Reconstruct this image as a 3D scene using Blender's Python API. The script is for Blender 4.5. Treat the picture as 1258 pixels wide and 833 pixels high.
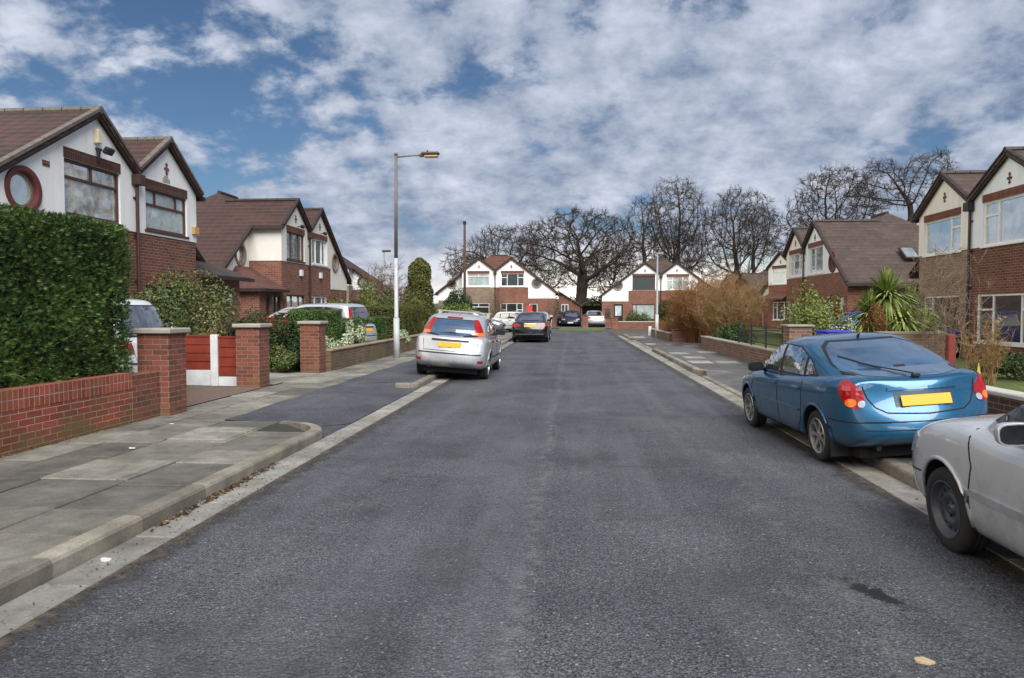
import bpy, bmesh, math, random
import numpy as np
from mathutils import Vector, Matrix, kdtree
from mathutils.bvhtree import BVHTree

for o in list(bpy.data.objects): bpy.data.objects.remove(o)
S = bpy.context.scene
COL = S.collection
R = math.radians
rnd = random.Random(7)

# ------------------------------------------------------------------ camera, sky, sun, exposure
cd = bpy.data.cameras.new('camera'); cam = bpy.data.objects.new('camera', cd); COL.objects.link(cam)
cd.sensor_width = 36; cd.lens = 36*880/1258.0; cd.clip_start = .05; cd.clip_end = 3000
cam.location = (0, 0, 1.62)
cam.rotation_euler = (R(90-2.375), 0, R(4.738))
S.camera = cam

SUN_EL, SUN_AZ = 44.0, 160.0      # azimuth clockwise from +Y: high behind the camera, a little to the right
W = bpy.data.worlds.new('World'); S.world = W; W.use_nodes = True
def build_world():
    nt = W.node_tree; N = nt.nodes; L = nt.links
    N.clear()
    out = N.new('ShaderNodeOutputWorld'); bg = N.new('ShaderNodeBackground')
    sky = N.new('ShaderNodeTexSky'); sky.sky_type = 'NISHITA'; sky.sun_disc = False
    sky.sun_elevation = R(SUN_EL); sky.sun_rotation = R(SUN_AZ); sky.air_density = 1.0; sky.dust_density = .6; sky.ozone_density = 2.5
    tc = N.new('ShaderNodeTexCoord'); sep = N.new('ShaderNodeSeparateXYZ'); L.new(tc.outputs['Generated'], sep.inputs[0])
    def M(op, a, b=None, c=None, clamp=False):
        n = N.new('ShaderNodeMath'); n.operation = op; n.use_clamp = clamp
        for i, v in enumerate((a, b, c)):
            if v is None: continue
            if isinstance(v, (int, float)): n.inputs[i].default_value = v
            else: L.new(v, n.inputs[i])
        return n.outputs[0]
    z = M('MAXIMUM', sep.outputs[2], 0.0)
    k = M('ADD', z, .42)
    px = M('DIVIDE', sep.outputs[0], k); py = M('DIVIDE', sep.outputs[1], k)
    cmb = N.new('ShaderNodeCombineXYZ'); L.new(px, cmb.inputs[0]); L.new(py, cmb.inputs[1])
    def noise(scale, detail, rough, off, dist=0):
        mp = N.new('ShaderNodeMapping'); mp.inputs['Location'].default_value = off
        L.new(cmb.outputs[0], mp.inputs[0])
        n = N.new('ShaderNodeTexNoise'); n.inputs['Scale'].default_value = scale; n.inputs['Detail'].default_value = detail
        n.inputs['Roughness'].default_value = rough; n.inputs['Distortion'].default_value = dist
        L.new(mp.outputs[0], n.inputs[0]); return n.outputs[0]
    n1 = noise(5.4, 10, .60, (3.1, 7.7, 0), .1)
    n2 = noise(1.6, 4, .5, (11.3, 2.2, 4))
    n3 = noise(9, 7, .6, (1, 5, 9))
    # coverage: more cloud to the right of the street, a few blue gaps
    cov = M('ADD', M('MULTIPLY', n2, .62), M('ADD', M('MULTIPLY', px, .045), M('MULTIPLY', py, .035)))
    c = M('ADD', n1, M('SUBTRACT', cov, .245))
    mr = N.new('ShaderNodeMapRange'); mr.interpolation_type = 'SMOOTHSTEP'
    mr.inputs['From Min'].default_value = .455; mr.inputs['From Max'].default_value = .61
    L.new(c, mr.inputs['Value']); mask = mr.outputs[0]
    # cloud body colour: grey lavender, lighter folds
    cr = N.new('ShaderNodeValToRGB'); e = cr.color_ramp.elements
    e[0].position = .38; e[0].color = (.135, .180, .270, 1); e[1].position = .66; e[1].color = (.49, .525, .60, 1)
    L.new(M('ADD', M('MULTIPLY', n3, .45), M('MULTIPLY', n1, .55)), cr.inputs[0])
    # brightness growing toward the horizon glow behind the trees
    az = N.new('ShaderNodeVectorMath'); az.operation = 'DOT_PRODUCT'
    nv = N.new('ShaderNodeVectorMath'); nv.operation = 'NORMALIZE'
    L.new(tc.outputs['Generated'], nv.inputs[0]); L.new(nv.outputs[0], az.inputs[0])
    g = Vector((.06, 1, .02)).normalized(); az.inputs[1].default_value = g
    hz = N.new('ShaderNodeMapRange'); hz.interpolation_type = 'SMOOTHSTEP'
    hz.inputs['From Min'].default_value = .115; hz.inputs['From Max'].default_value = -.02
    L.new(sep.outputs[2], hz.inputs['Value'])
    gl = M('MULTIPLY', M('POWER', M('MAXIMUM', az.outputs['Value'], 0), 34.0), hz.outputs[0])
    skm = N.new('ShaderNodeMix'); skm.data_type = 'RGBA'; skm.blend_type = 'MULTIPLY'; skm.inputs[0].default_value = 1
    L.new(sky.outputs[0], skm.inputs[6]); skm.inputs[7].default_value = (SKYM*.72, SKYM*.88, SKYM*1.02, 1)
    # background strength .1: bring cloud colours to the same scale
    sc = N.new('ShaderNodeMix'); sc.data_type = 'RGBA'; sc.blend_type = 'MULTIPLY'; sc.inputs[0].default_value = 1
    L.new(cr.outputs[0], sc.inputs[6]); sc.inputs[7].default_value = (CLOUD, CLOUD, CLOUD, 1)
    mx = N.new('ShaderNodeMix'); mx.data_type = 'RGBA'
    L.new(mask, mx.inputs[0]); L.new(skm.outputs[2], mx.inputs[6]); L.new(sc.outputs[2], mx.inputs[7])
    m2 = N.new('ShaderNodeMix'); m2.data_type = 'RGBA'
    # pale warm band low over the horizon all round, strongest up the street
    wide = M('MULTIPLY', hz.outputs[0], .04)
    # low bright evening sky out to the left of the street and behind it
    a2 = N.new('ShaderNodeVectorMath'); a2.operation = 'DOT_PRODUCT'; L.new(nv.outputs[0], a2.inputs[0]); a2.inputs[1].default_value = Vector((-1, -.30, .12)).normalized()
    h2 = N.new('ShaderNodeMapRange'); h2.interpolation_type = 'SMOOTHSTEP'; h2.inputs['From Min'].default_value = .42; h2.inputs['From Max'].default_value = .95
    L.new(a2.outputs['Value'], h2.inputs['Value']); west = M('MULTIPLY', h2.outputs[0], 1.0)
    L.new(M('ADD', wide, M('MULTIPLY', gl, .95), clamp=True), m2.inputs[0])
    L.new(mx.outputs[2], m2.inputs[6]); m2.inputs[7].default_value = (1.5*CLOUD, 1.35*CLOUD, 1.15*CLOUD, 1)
    bg.inputs[1].default_value = .1
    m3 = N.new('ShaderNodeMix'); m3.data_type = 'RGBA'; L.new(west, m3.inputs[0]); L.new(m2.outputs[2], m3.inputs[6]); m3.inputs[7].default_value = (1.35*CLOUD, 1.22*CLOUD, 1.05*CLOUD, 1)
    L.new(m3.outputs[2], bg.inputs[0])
    L.new(bg.outputs[0], out.inputs[0])
EXPO = 1.82
SKYM = .20
CLOUD = 10*.42
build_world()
sd = bpy.data.lights.new('sun', 'SUN'); sun = bpy.data.objects.new('sun', sd); COL.objects.link(sun)
sd.energy = 1.5; sd.angle = R(48); sd.color = (1, .96, .90)
_el, _az = R(SUN_EL), R(SUN_AZ)
sdir = Vector((math.sin(_az)*math.cos(_el), math.cos(_az)*math.cos(_el), math.sin(_el)))
sun.rotation_euler = sdir.to_track_quat('Z', 'Y').to_euler()
vs = S.view_settings; vs.view_transform = 'Standard'; vs.look = 'None'; vs.exposure = EXPO; vs.gamma = 1; vs.use_curve_mapping = False

# ------------------------------------------------------------------ materials
def lin(h):
    h = h.lstrip('#'); c = [int(h[i:i+2], 16)/255 for i in (0, 2, 4)]
    return tuple(x/12.92 if x <= .04045 else ((x+.055)/1.055)**2.4 for x in c)
class NT:
    def __init__(s, name):
        s.m = bpy.data.materials.new(name); s.m.use_nodes = True
        s.N = s.m.node_tree.nodes; s.L = s.m.node_tree.links; s.N.clear()
        s.out = s.N.new('ShaderNodeOutputMaterial'); s.p = s.N.new('ShaderNodeBsdfPrincipled')
        s.L.new(s.p.outputs[0], s.out.inputs[0]); s.tc = None
    def co(s, kind='Object'):
        if s.tc is None: s.tc = s.N.new('ShaderNodeTexCoord')
        return s.tc.outputs[kind]
    def set(s, k, v):
        i = s.p.inputs[k]
        if isinstance(v, (int, float)): i.default_value = v
        elif isinstance(v, tuple): i.default_value = v if len(v) == 4 else v+(1,)
        else: s.L.new(v, i)
    def mapping(s, vec, scale=(1,1,1), rot=(0,0,0), loc=(0,0,0)):
        m = s.N.new('ShaderNodeMapping'); m.inputs['Scale'].default_value = scale; m.inputs['Rotation'].default_value = rot; m.inputs['Location'].default_value = loc
        s.L.new(vec, m.inputs[0]); return m.outputs[0]
    def noise(s, scale, detail=4, rough=.55, vec=None, dist=0):
        n = s.N.new('ShaderNodeTexNoise'); n.inputs['Scale'].default_value = scale; n.inputs['Detail'].default_value = detail
        n.inputs['Roughness'].default_value = rough; n.inputs['Distortion'].default_value = dist
        s.L.new(vec if vec is not None else s.co(), n.inputs[0]); return n.outputs[0]
    def voro(s, scale, vec=None, feat='F1', out='Distance'):
        n = s.N.new('ShaderNodeTexVoronoi'); n.feature = feat; n.inputs['Scale'].default_value = scale
        s.L.new(vec if vec is not None else s.co(), n.inputs[0]); return n.outputs[out]
    def ramp(s, f, stops):
        r = s.N.new('ShaderNodeValToRGB'); e = r.color_ramp.elements
        while len(e) < len(stops): e.new(.5)
        for x, (p, c) in zip(e, stops):
            x.position = p; x.color = (c, c, c, 1) if isinstance(c, (int, float)) else tuple(c)+((1,) if len(c) == 3 else ())
        s.L.new(f, r.inputs[0]); return r.outputs[0]
    def mix(s, f, a, b, mode='MIX'):
        m = s.N.new('ShaderNodeMix'); m.data_type = 'RGBA'; m.blend_type = mode
        for i, v in ((0, f), (6, a), (7, b)):
            if isinstance(v, (int, float)): m.inputs[i].default_value = v if i == 0 else (v, v, v, 1)
            elif isinstance(v, tuple): m.inputs[i].default_value = v if len(v) == 4 else v+(1,)
            else: s.L.new(v, m.inputs[i])
        return m.outputs[2]
    def math(s, op, a, b=None, clamp=False):
        n = s.N.new('ShaderNodeMath'); n.operation = op; n.use_clamp = clamp
        for i, v in enumerate((a, b)):
            if v is None: continue
            if isinstance(v, (int, float)): n.inputs[i].default_value = v
            else: s.L.new(v, n.inputs[i])
        return n.outputs[0]
    def bump(s, h, strength=.5, dist=.01, prev=None):
        b = s.N.new('ShaderNodeBump'); b.inputs['Strength'].default_value = strength; b.inputs['Distance'].default_value = dist
        s.L.new(h, b.inputs['Height'])
        if prev is not None: s.L.new(prev, b.inputs['Normal'])
        s.L.new(b.outputs[0], s.p.inputs['Normal']); return b.outputs[0]
    def attr(s, name):
        a = s.N.new('ShaderNodeAttribute'); a.attribute_name = name; return a.outputs['Fac']
    def xyz(s, i, vec=None):
        n = s.N.new('ShaderNodeSeparateXYZ'); s.L.new(vec if vec is not None else s.co(), n.inputs[0]); return n.outputs[i]
MATS = {}
def plain(name, col, rough=.6, metal=0., var=.12, scale=6, coat=0, bump=0):
    if name in MATS: return MATS[name]
    t = NT(name); c = lin(col) if isinstance(col, str) else col
    n = t.noise(scale, 5, .6)
    t.set('Base Color', t.mix(t.ramp(n, [(.3, 0.), (.7, 1.)]), tuple(x*(1-var) for x in c), tuple(min(1, x*(1+var)) for x in c)))
    t.set('Roughness', rough); t.set('Metallic', metal)
    if coat: t.set('Coat Weight', min(coat, .5)); t.set('Coat Roughness', .04)
    if bump: t.bump(t.noise(scale*8, 4), bump, .004)
    MATS[name] = t.m; return t.m
def brick(name, c1, c2, mortar, rot=False, w=.225, h=.075, ms=.010, stain=.35, moss=0, off=.5):
    if name in MATS: return MATS[name]
    t = NT(name); uv = t.co('UV')
    if rot: uv = t.mapping(uv, rot=(0, 0, math.pi/2))
    wob = t.noise(3., 2, .5)
    b = t.N.new('ShaderNodeTexBrick'); b.offset = off; b.inputs['Scale'].default_value = 1
    b.inputs['Brick Width'].default_value = w; b.inputs['Row Height'].default_value = h
    b.inputs['Mortar Size'].default_value = ms*.5; b.inputs['Mortar Smooth'].default_value = .2; b.inputs['Bias'].default_value = 0
    t.L.new(uv, b.inputs[0])
    b.inputs['Color1'].default_value = lin(c1)+(1,); b.inputs['Color2'].default_value = lin(c2)+(1,); b.inputs['Mortar'].default_value = lin(mortar)+(1,)
    n = t.noise(1.1, 6, .62); c = t.mix(t.ramp(n, [(.38, stain), (.62, 0.)]), b.outputs[0], (.35, .33, .31), 'MULTIPLY')
    n2 = t.noise(26, 4, .6); c = t.mix(.55, c, t.ramp(n2, [(.25, .55), (.75, 1.3)]), 'MULTIPLY')
    if moss:
        f = t.ramp(t.math('ADD', t.noise(2.4, 6, .65), t.math('MULTIPLY', t.xyz(2), -.25)), [(.36, 0.), (.56, moss)])
        c = t.mix(f, c, (.10, .095, .03))
    t.set('Base Color', c); t.set('Roughness', .9)
    hgt = t.math('ADD', t.math('MULTIPLY', b.outputs['Fac'], -1.), t.math('MULTIPLY', n2, .35))
    t.bump(hgt, .7, .006); MATS[name] = t.m; return t.m
def tiles(name, c1, c2, moss=.0):
    t = NT(name); uv = t.co('UV')
    b = t.N.new('ShaderNodeTexBrick'); b.offset = 0.5; b.inputs['Scale'].default_value = 1
    b.inputs['Brick Width'].default_value = .33; b.inputs['Row Height'].default_value = .27; b.inputs['Mortar Size'].default_value = .006
    b.inputs['Mortar Smooth'].default_value = .1
    t.L.new(uv, b.inputs[0]); b.inputs['Color1'].default_value = lin(c1)+(1,); b.inputs['Color2'].default_value = lin(c2)+(1,); b.inputs['Mortar'].default_value = lin('#241a18')+(1,)
    c = t.mix(t.ramp(t.noise(.9, 6, .6), [(.35, .5), (.65, 0.)]), b.outputs[0], (.45, .45, .42), 'MULTIPLY')
    c = t.mix(.5, c, t.ramp(t.noise(30, 3), [(.3, .6), (.7, 1.25)]), 'MULTIPLY')
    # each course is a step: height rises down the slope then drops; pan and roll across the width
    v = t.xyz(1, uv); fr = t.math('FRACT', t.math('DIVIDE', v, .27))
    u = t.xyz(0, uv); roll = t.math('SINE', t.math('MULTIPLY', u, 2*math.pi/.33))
    line = t.ramp(fr, [(.0, 1.), (.13, .8), (.22, 0.)]); c = t.mix(t.math('MULTIPLY', line, .85), c, (.012, .01, .009)); c = t.mix(t.math('MULTIPLY', t.ramp(fr, [(.22, .22), (.40, 0.)]), 1.), c, (.16, .115, .10))  # shadow under each course and the lit tile edge, painted into the colour
    t.set('Base Color', c); t.set('Roughness', .8)
    t.bump(t.math('ADD', t.math('MULTIPLY', fr, -1.), t.math('MULTIPLY', roll, .25)), 1., .035); return t.m
def leafmat(name, dark, light, extra=None, rough=.6, trans=.2):
    if name in MATS: return MATS[name]
    t = NT(name); a = t.attr('tone')
    st = [(0., lin(dark)), (.75 if extra else 1., lin(light))]
    if extra: st.append((1., lin(extra)))
    t.set('Base Color', t.ramp(a, st)); t.set('Roughness', rough); t.set('Specular IOR Level', .3)
    MATS[name] = t.m; return t.m
def paint(name, col, metal=.55, rough=.32):
    if name in MATS: return MATS[name]
    t = NT(name); c = lin(col)
    n = t.noise(2.2, 6, .6); dirt = t.ramp(t.math('SUBTRACT', t.noise(5, 6, .7), t.math('MULTIPLY', t.xyz(2), .55)), [(.15, 0.), (.5, .45)])
    cc = t.mix(t.ramp(n, [(.35, 0.), (.7, 1.)]), tuple(x*.93 for x in c), c)
    cc = t.mix(dirt, cc, (.055, .05, .042)); t.set('Base Color', cc)
    t.set('Metallic', metal); t.set('Roughness', t.math('ADD', t.math('MULTIPLY', dirt, .5), rough, True))
    t.set('Coat Weight', .9); t.set('Coat Roughness', .06)
    t.bump(t.noise(1.5, 2, .5), .05, .01)
    MATS[name] = t.m; return t.m
def glassmat(name, tint, refl=.35, rough=.03, var=.4, scale=1.3):
    """glazing seen by day: tint for the dim room / net behind it, some with painted reflection, plus the mirror reflection of the sky"""
    if name in MATS: return MATS[name]
    t = NT(name); c = lin(tint)
    f = t.ramp(t.noise(scale, 5, .6), [(.35, 0.), (.65, 1.)])
    t.set('Base Color', t.mix(f, tuple(x*(1-var) for x in c), tuple(min(1, x*(1+var)) for x in c)))
    t.set('Roughness', .35); t.set('IOR', 1.6)
    g = t.N.new('ShaderNodeBsdfGlossy'); g.inputs['Roughness'].default_value = rough; g.inputs['Color'].default_value = (.95, .97, 1, 1)
    bb = t.N.new('ShaderNodeBump'); bb.inputs['Strength'].default_value = .12; bb.inputs['Distance'].default_value = .02
    t.L.new(t.noise(2.2, 1, .4), bb.inputs['Height']); t.L.new(bb.outputs[0], g.inputs['Normal'])
    fr = t.N.new('ShaderNodeFresnel'); fr.inputs[0].default_value = 1.5
    ms = t.N.new('ShaderNodeMixShader'); t.L.new(t.math('ADD', fr.outputs[0], refl, True), ms.inputs[0])
    t.L.new(t.p.outputs[0], ms.inputs[1]); t.L.new(g.outputs[0], ms.inputs[2]); t.L.new(ms.outputs[0], t.out.inputs[0])
    MATS[name] = t.m; return t.m

# ------------------------------------------------------------------ mesh helpers
def uvmap(me):
    if not me.polygons: return
    uv = me.uv_layers.get('UVMap') or me.uv_layers.new(name='UVMap')
    nl = len(me.loops); co = np.empty(len(me.vertices)*3); me.vertices.foreach_get('co', co); co = co.reshape(-1, 3)
    vi = np.empty(nl, dtype=np.int32); me.loops.foreach_get('vertex_index', vi)
    pn = np.empty(len(me.polygons)*3); me.polygons.foreach_get('normal', pn); pn = pn.reshape(-1, 3)
    lt = np.empty(len(me.polygons), dtype=np.int32); me.polygons.foreach_get('loop_total', lt)
    n = np.repeat(pn, lt, axis=0); p = co[vi]
    t = np.stack([-n[:, 1], n[:, 0], np.zeros(nl)], 1); l = np.linalg.norm(t, axis=1)
    flat = (l < .25) & (np.abs(n[:, 2]) > .96)
    t[~flat] /= l[~flat][:, None]+1e-9; t[flat] = (1, 0, 0)
    b = np.cross(n, t); b[flat] = (0, 1, 0)
    out = np.stack([(p*t).sum(1), (p*b).sum(1)], 1).astype(np.float32)
    uv.data.foreach_set('uv', out.ravel())
class MB:
    def __init__(s): s.v = []; s.f = []; s.m = []
    def add(s, vs, fs, m=0):
        o = len(s.v); s.v += [tuple(v) for v in vs]; s.f += [tuple(o+i for i in f) for f in fs]; s.m += [m]*len(fs); return s
    def box(s, x0, x1, y0, y1, z0, z1, m=0, M=None):
        vs = [(x0,y0,z0),(x1,y0,z0),(x1,y1,z0),(x0,y1,z0),(x0,y0,z1),(x1,y0,z1),(x1,y1,z1),(x0,y1,z1)]
        if M is not None: vs = [tuple(M @ Vector(v)) for v in vs]
        return s.add(vs, [(0,3,2,1),(4,5,6,7),(0,1,5,4),(1,2,6,5),(2,3,7,6),(3,0,4,7)], m)
    def bev(s, x0, x1, y0, y1, z0, z1, b=.01, m=0, M=None):
        vs = []; 
        for z, d in ((z0, b), (z0+b, 0), (z1-b, 0), (z1, b)):
            a0, a1, c0, c1 = x0+d, x1-d, y0+d, y1-d; q = b if d == 0 else 0
            vs += [(a0+q, c0, z), (a1-q, c0, z), (a1, c0+q, z), (a1, c1-q, z), (a1-q, c1, z), (a0+q, c1, z), (a0, c1-q, z), (a0, c0+q, z)]
        if M is not None: vs = [tuple(M @ Vector(v)) for v in vs]
        fs = [tuple(range(7, -1, -1)), tuple(range(24, 32))]
        for k in range(3):
            for i in range(8): j = (i+1) % 8; fs.append((k*8+i, k*8+j, k*8+8+j, k*8+8+i))
        return s.add(vs, fs, m)
    def prism(s, pts, y0, y1, m=0):            # polygon in (x,z), extruded along y
        n = len(pts); a = sum(pts[i][0]*pts[(i+1) % n][1]-pts[(i+1) % n][0]*pts[i][1] for i in range(n))
        if a < 0: pts = pts[::-1]
        vs = [(x, y0, z) for x, z in pts]+[(x, y1, z) for x, z in pts]
        fs = [tuple(range(n)), tuple(range(2*n-1, n-1, -1))]+[(i, i+n, (i+1) % n+n, (i+1) % n) for i in range(n)]
        fs = [f for f in fs]
        return s.add(vs, fs, m)
    def slab(s, pts, t, m=0):                  # polygon of 3D points, thickness straight down
        n = len(pts); vs = [tuple(p) for p in pts]+[(p[0], p[1], p[2]-t) for p in pts]
        N = Vector((0, 0, 0))
        for i in range(n): N += Vector(pts[i]).cross(Vector(pts[(i+1) % n]))
        if N.z < 0:
            pts = pts[::-1]; vs = [tuple(p) for p in pts]+[(p[0], p[1], p[2]-t) for p in pts]
        return s.add(vs, [tuple(range(n)), tuple(range(2*n-1, n-1, -1))]+[((i+1) % n, i, i+n, (i+1) % n+n) for i in range(n)], m)
    def tube(s, pts, r, n=8, m=0, cap=True):
        pts = [Vector(p) for p in pts]; rs = r if isinstance(r, (list, tuple)) else [r]*len(pts); rings = []
        up = Vector((0, 0, 1))
        for i, p in enumerate(pts):
            d = (pts[min(i+1, len(pts)-1)]-pts[max(i-1, 0)]).normalized()
            a = d.cross(up if abs(d.z) < .9 else Vector((1, 0, 0))).normalized(); b = d.cross(a)
            rings.append([p+(a*math.cos(2*math.pi*k/n)+b*math.sin(2*math.pi*k/n))*rs[i] for k in range(n)])
        vs = [v for rg in rings for v in rg]; fs = []
        for i in range(len(pts)-1):
            for k in range(n): fs.append((i*n+k, i*n+(k+1) % n, (i+1)*n+(k+1) % n, (i+1)*n+k))
        if cap: fs += [tuple(range(n-1, -1, -1)), tuple((len(pts)-1)*n+k for k in range(n))]
        return s.add(vs, fs, m)
    def lathe(s, prof, n=24, m=0, axis='Z', c=(0, 0, 0), closed=False):
        vs = []; P = len(prof)
        for k in range(n):
            a = 2*math.pi*k/n
            for r_, h in prof:
                x, y, z = r_*math.cos(a), r_*math.sin(a), h
                if axis == 'Y': x, y, z = x, h, y
                if axis == 'X': x, y, z = h, x, y
                vs.append((x+c[0], y+c[1], z+c[2]))
        fs = []
        for k in range(n):
            j = (k+1) % n
            for i in range(P if closed else P-1): i2 = (i+1) % P; fs.append((k*P+i, j*P+i, j*P+i2, k*P+i2))
        return s.add(vs, fs, m)
    def mesh(s, name, mats):
        me = bpy.data.meshes.new(name); me.from_pydata(s.v, [], s.f)
        for m in (mats if isinstance(mats, (list, tuple)) else [mats]): me.materials.append(m)
        if any(s.m): me.polygons.foreach_set('material_index', s.m)
        me.validate(); me.update(); return me
    def build(s, name, mats, parent=None, smooth=False, fixn=True, loc=None):
        me = s.mesh(name, mats)
        if fixn:
            bm = bmesh.new(); bm.from_mesh(me); bmesh.ops.recalc_face_normals(bm, faces=bm.faces); bm.to_mesh(me); bm.free()
        uvmap(me)
        if smooth: me.polygons.foreach_set('use_smooth', [True]*len(me.polygons))
        return link(name, me, parent, loc)
def link(name, me, parent=None, loc=None):
    o = bpy.data.objects.new(name, me); COL.objects.link(o)
    if parent is not None: o.parent = parent
    if loc is not None: o.location = loc
    return o
def tag(o, label, cat, group=None):
    o['label'] = label; o['category'] = cat
    if group: o['group'] = group
    return o
def thing(name, label, cat, loc=(0, 0, 0), rz=0, group=None):
    o = bpy.data.objects.new(name, None); COL.objects.link(o); o.empty_display_size = .2
    o.location = loc; o.rotation_euler = (0, 0, rz); return tag(o, label, cat, group)
def struct(o): o['kind'] = 'structure'; return o
def stuff(o, label, cat): tag(o, label, cat); o['kind'] = 'stuff'; return o
def dup(root, loc, rz=None, label=None, scale=None):
    r = root.copy(); COL.objects.link(r); r.location = loc
    if rz is not None: r.rotation_euler = (0, 0, rz)
    if label: r['label'] = label
    if scale: r.scale = scale
    for ch in list(root.children):
        c = ch.copy(); COL.objects.link(c); c.parent = r
        for g in ch.children: d = g.copy(); COL.objects.link(d); d.parent = c
    return r
def cut(o, mb, solver='EXACT'):
    me = mb.mesh('cutter', []); bm = bmesh.new(); bm.from_mesh(me); bmesh.ops.recalc_face_normals(bm, faces=bm.faces); bm.to_mesh(me); bm.free()
    c = bpy.data.objects.new('cutter', me); COL.objects.link(c); c.matrix_world = Matrix.Identity(4)
    par = o.parent; o.parent = None
    md = o.modifiers.new('b', 'BOOLEAN'); md.operation = 'DIFFERENCE'; md.object = c; md.solver = solver
    bpy.context.view_layer.update(); dg = bpy.context.evaluated_depsgraph_get()
    nm = bpy.data.meshes.new_from_object(o.evaluated_get(dg)); old = o.data; o.modifiers.clear(); o.data = nm; nm.name = old.name
    bpy.data.meshes.remove(old); bpy.data.objects.remove(c); bpy.data.meshes.remove(me); o.parent = par; return o
def fastmesh(name, V, F, tone=None, mat=None):
    """V (n,3), F (m,k) int; tone per face"""
    me = bpy.data.meshes.new(name); n, (m, k) = len(V), F.shape
    me.vertices.add(n); me.vertices.foreach_set('co', V.astype(np.float32).ravel())
    me.loops.add(m*k); me.loops.foreach_set('vertex_index', F.astype(np.int32).ravel())
    me.polygons.add(m); me.polygons.foreach_set('loop_start', np.arange(0, m*k, k, dtype=np.int32)); me.polygons.foreach_set('loop_total', np.full(m, k, dtype=np.int32))
    if mat: me.materials.append(mat)
    if tone is not None:
        a = me.attributes.new('tone', 'FLOAT', 'FACE'); a.data.foreach_set('value', np.asarray(tone, dtype=np.float32))
    me.update(calc_edges=True); return me
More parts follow.
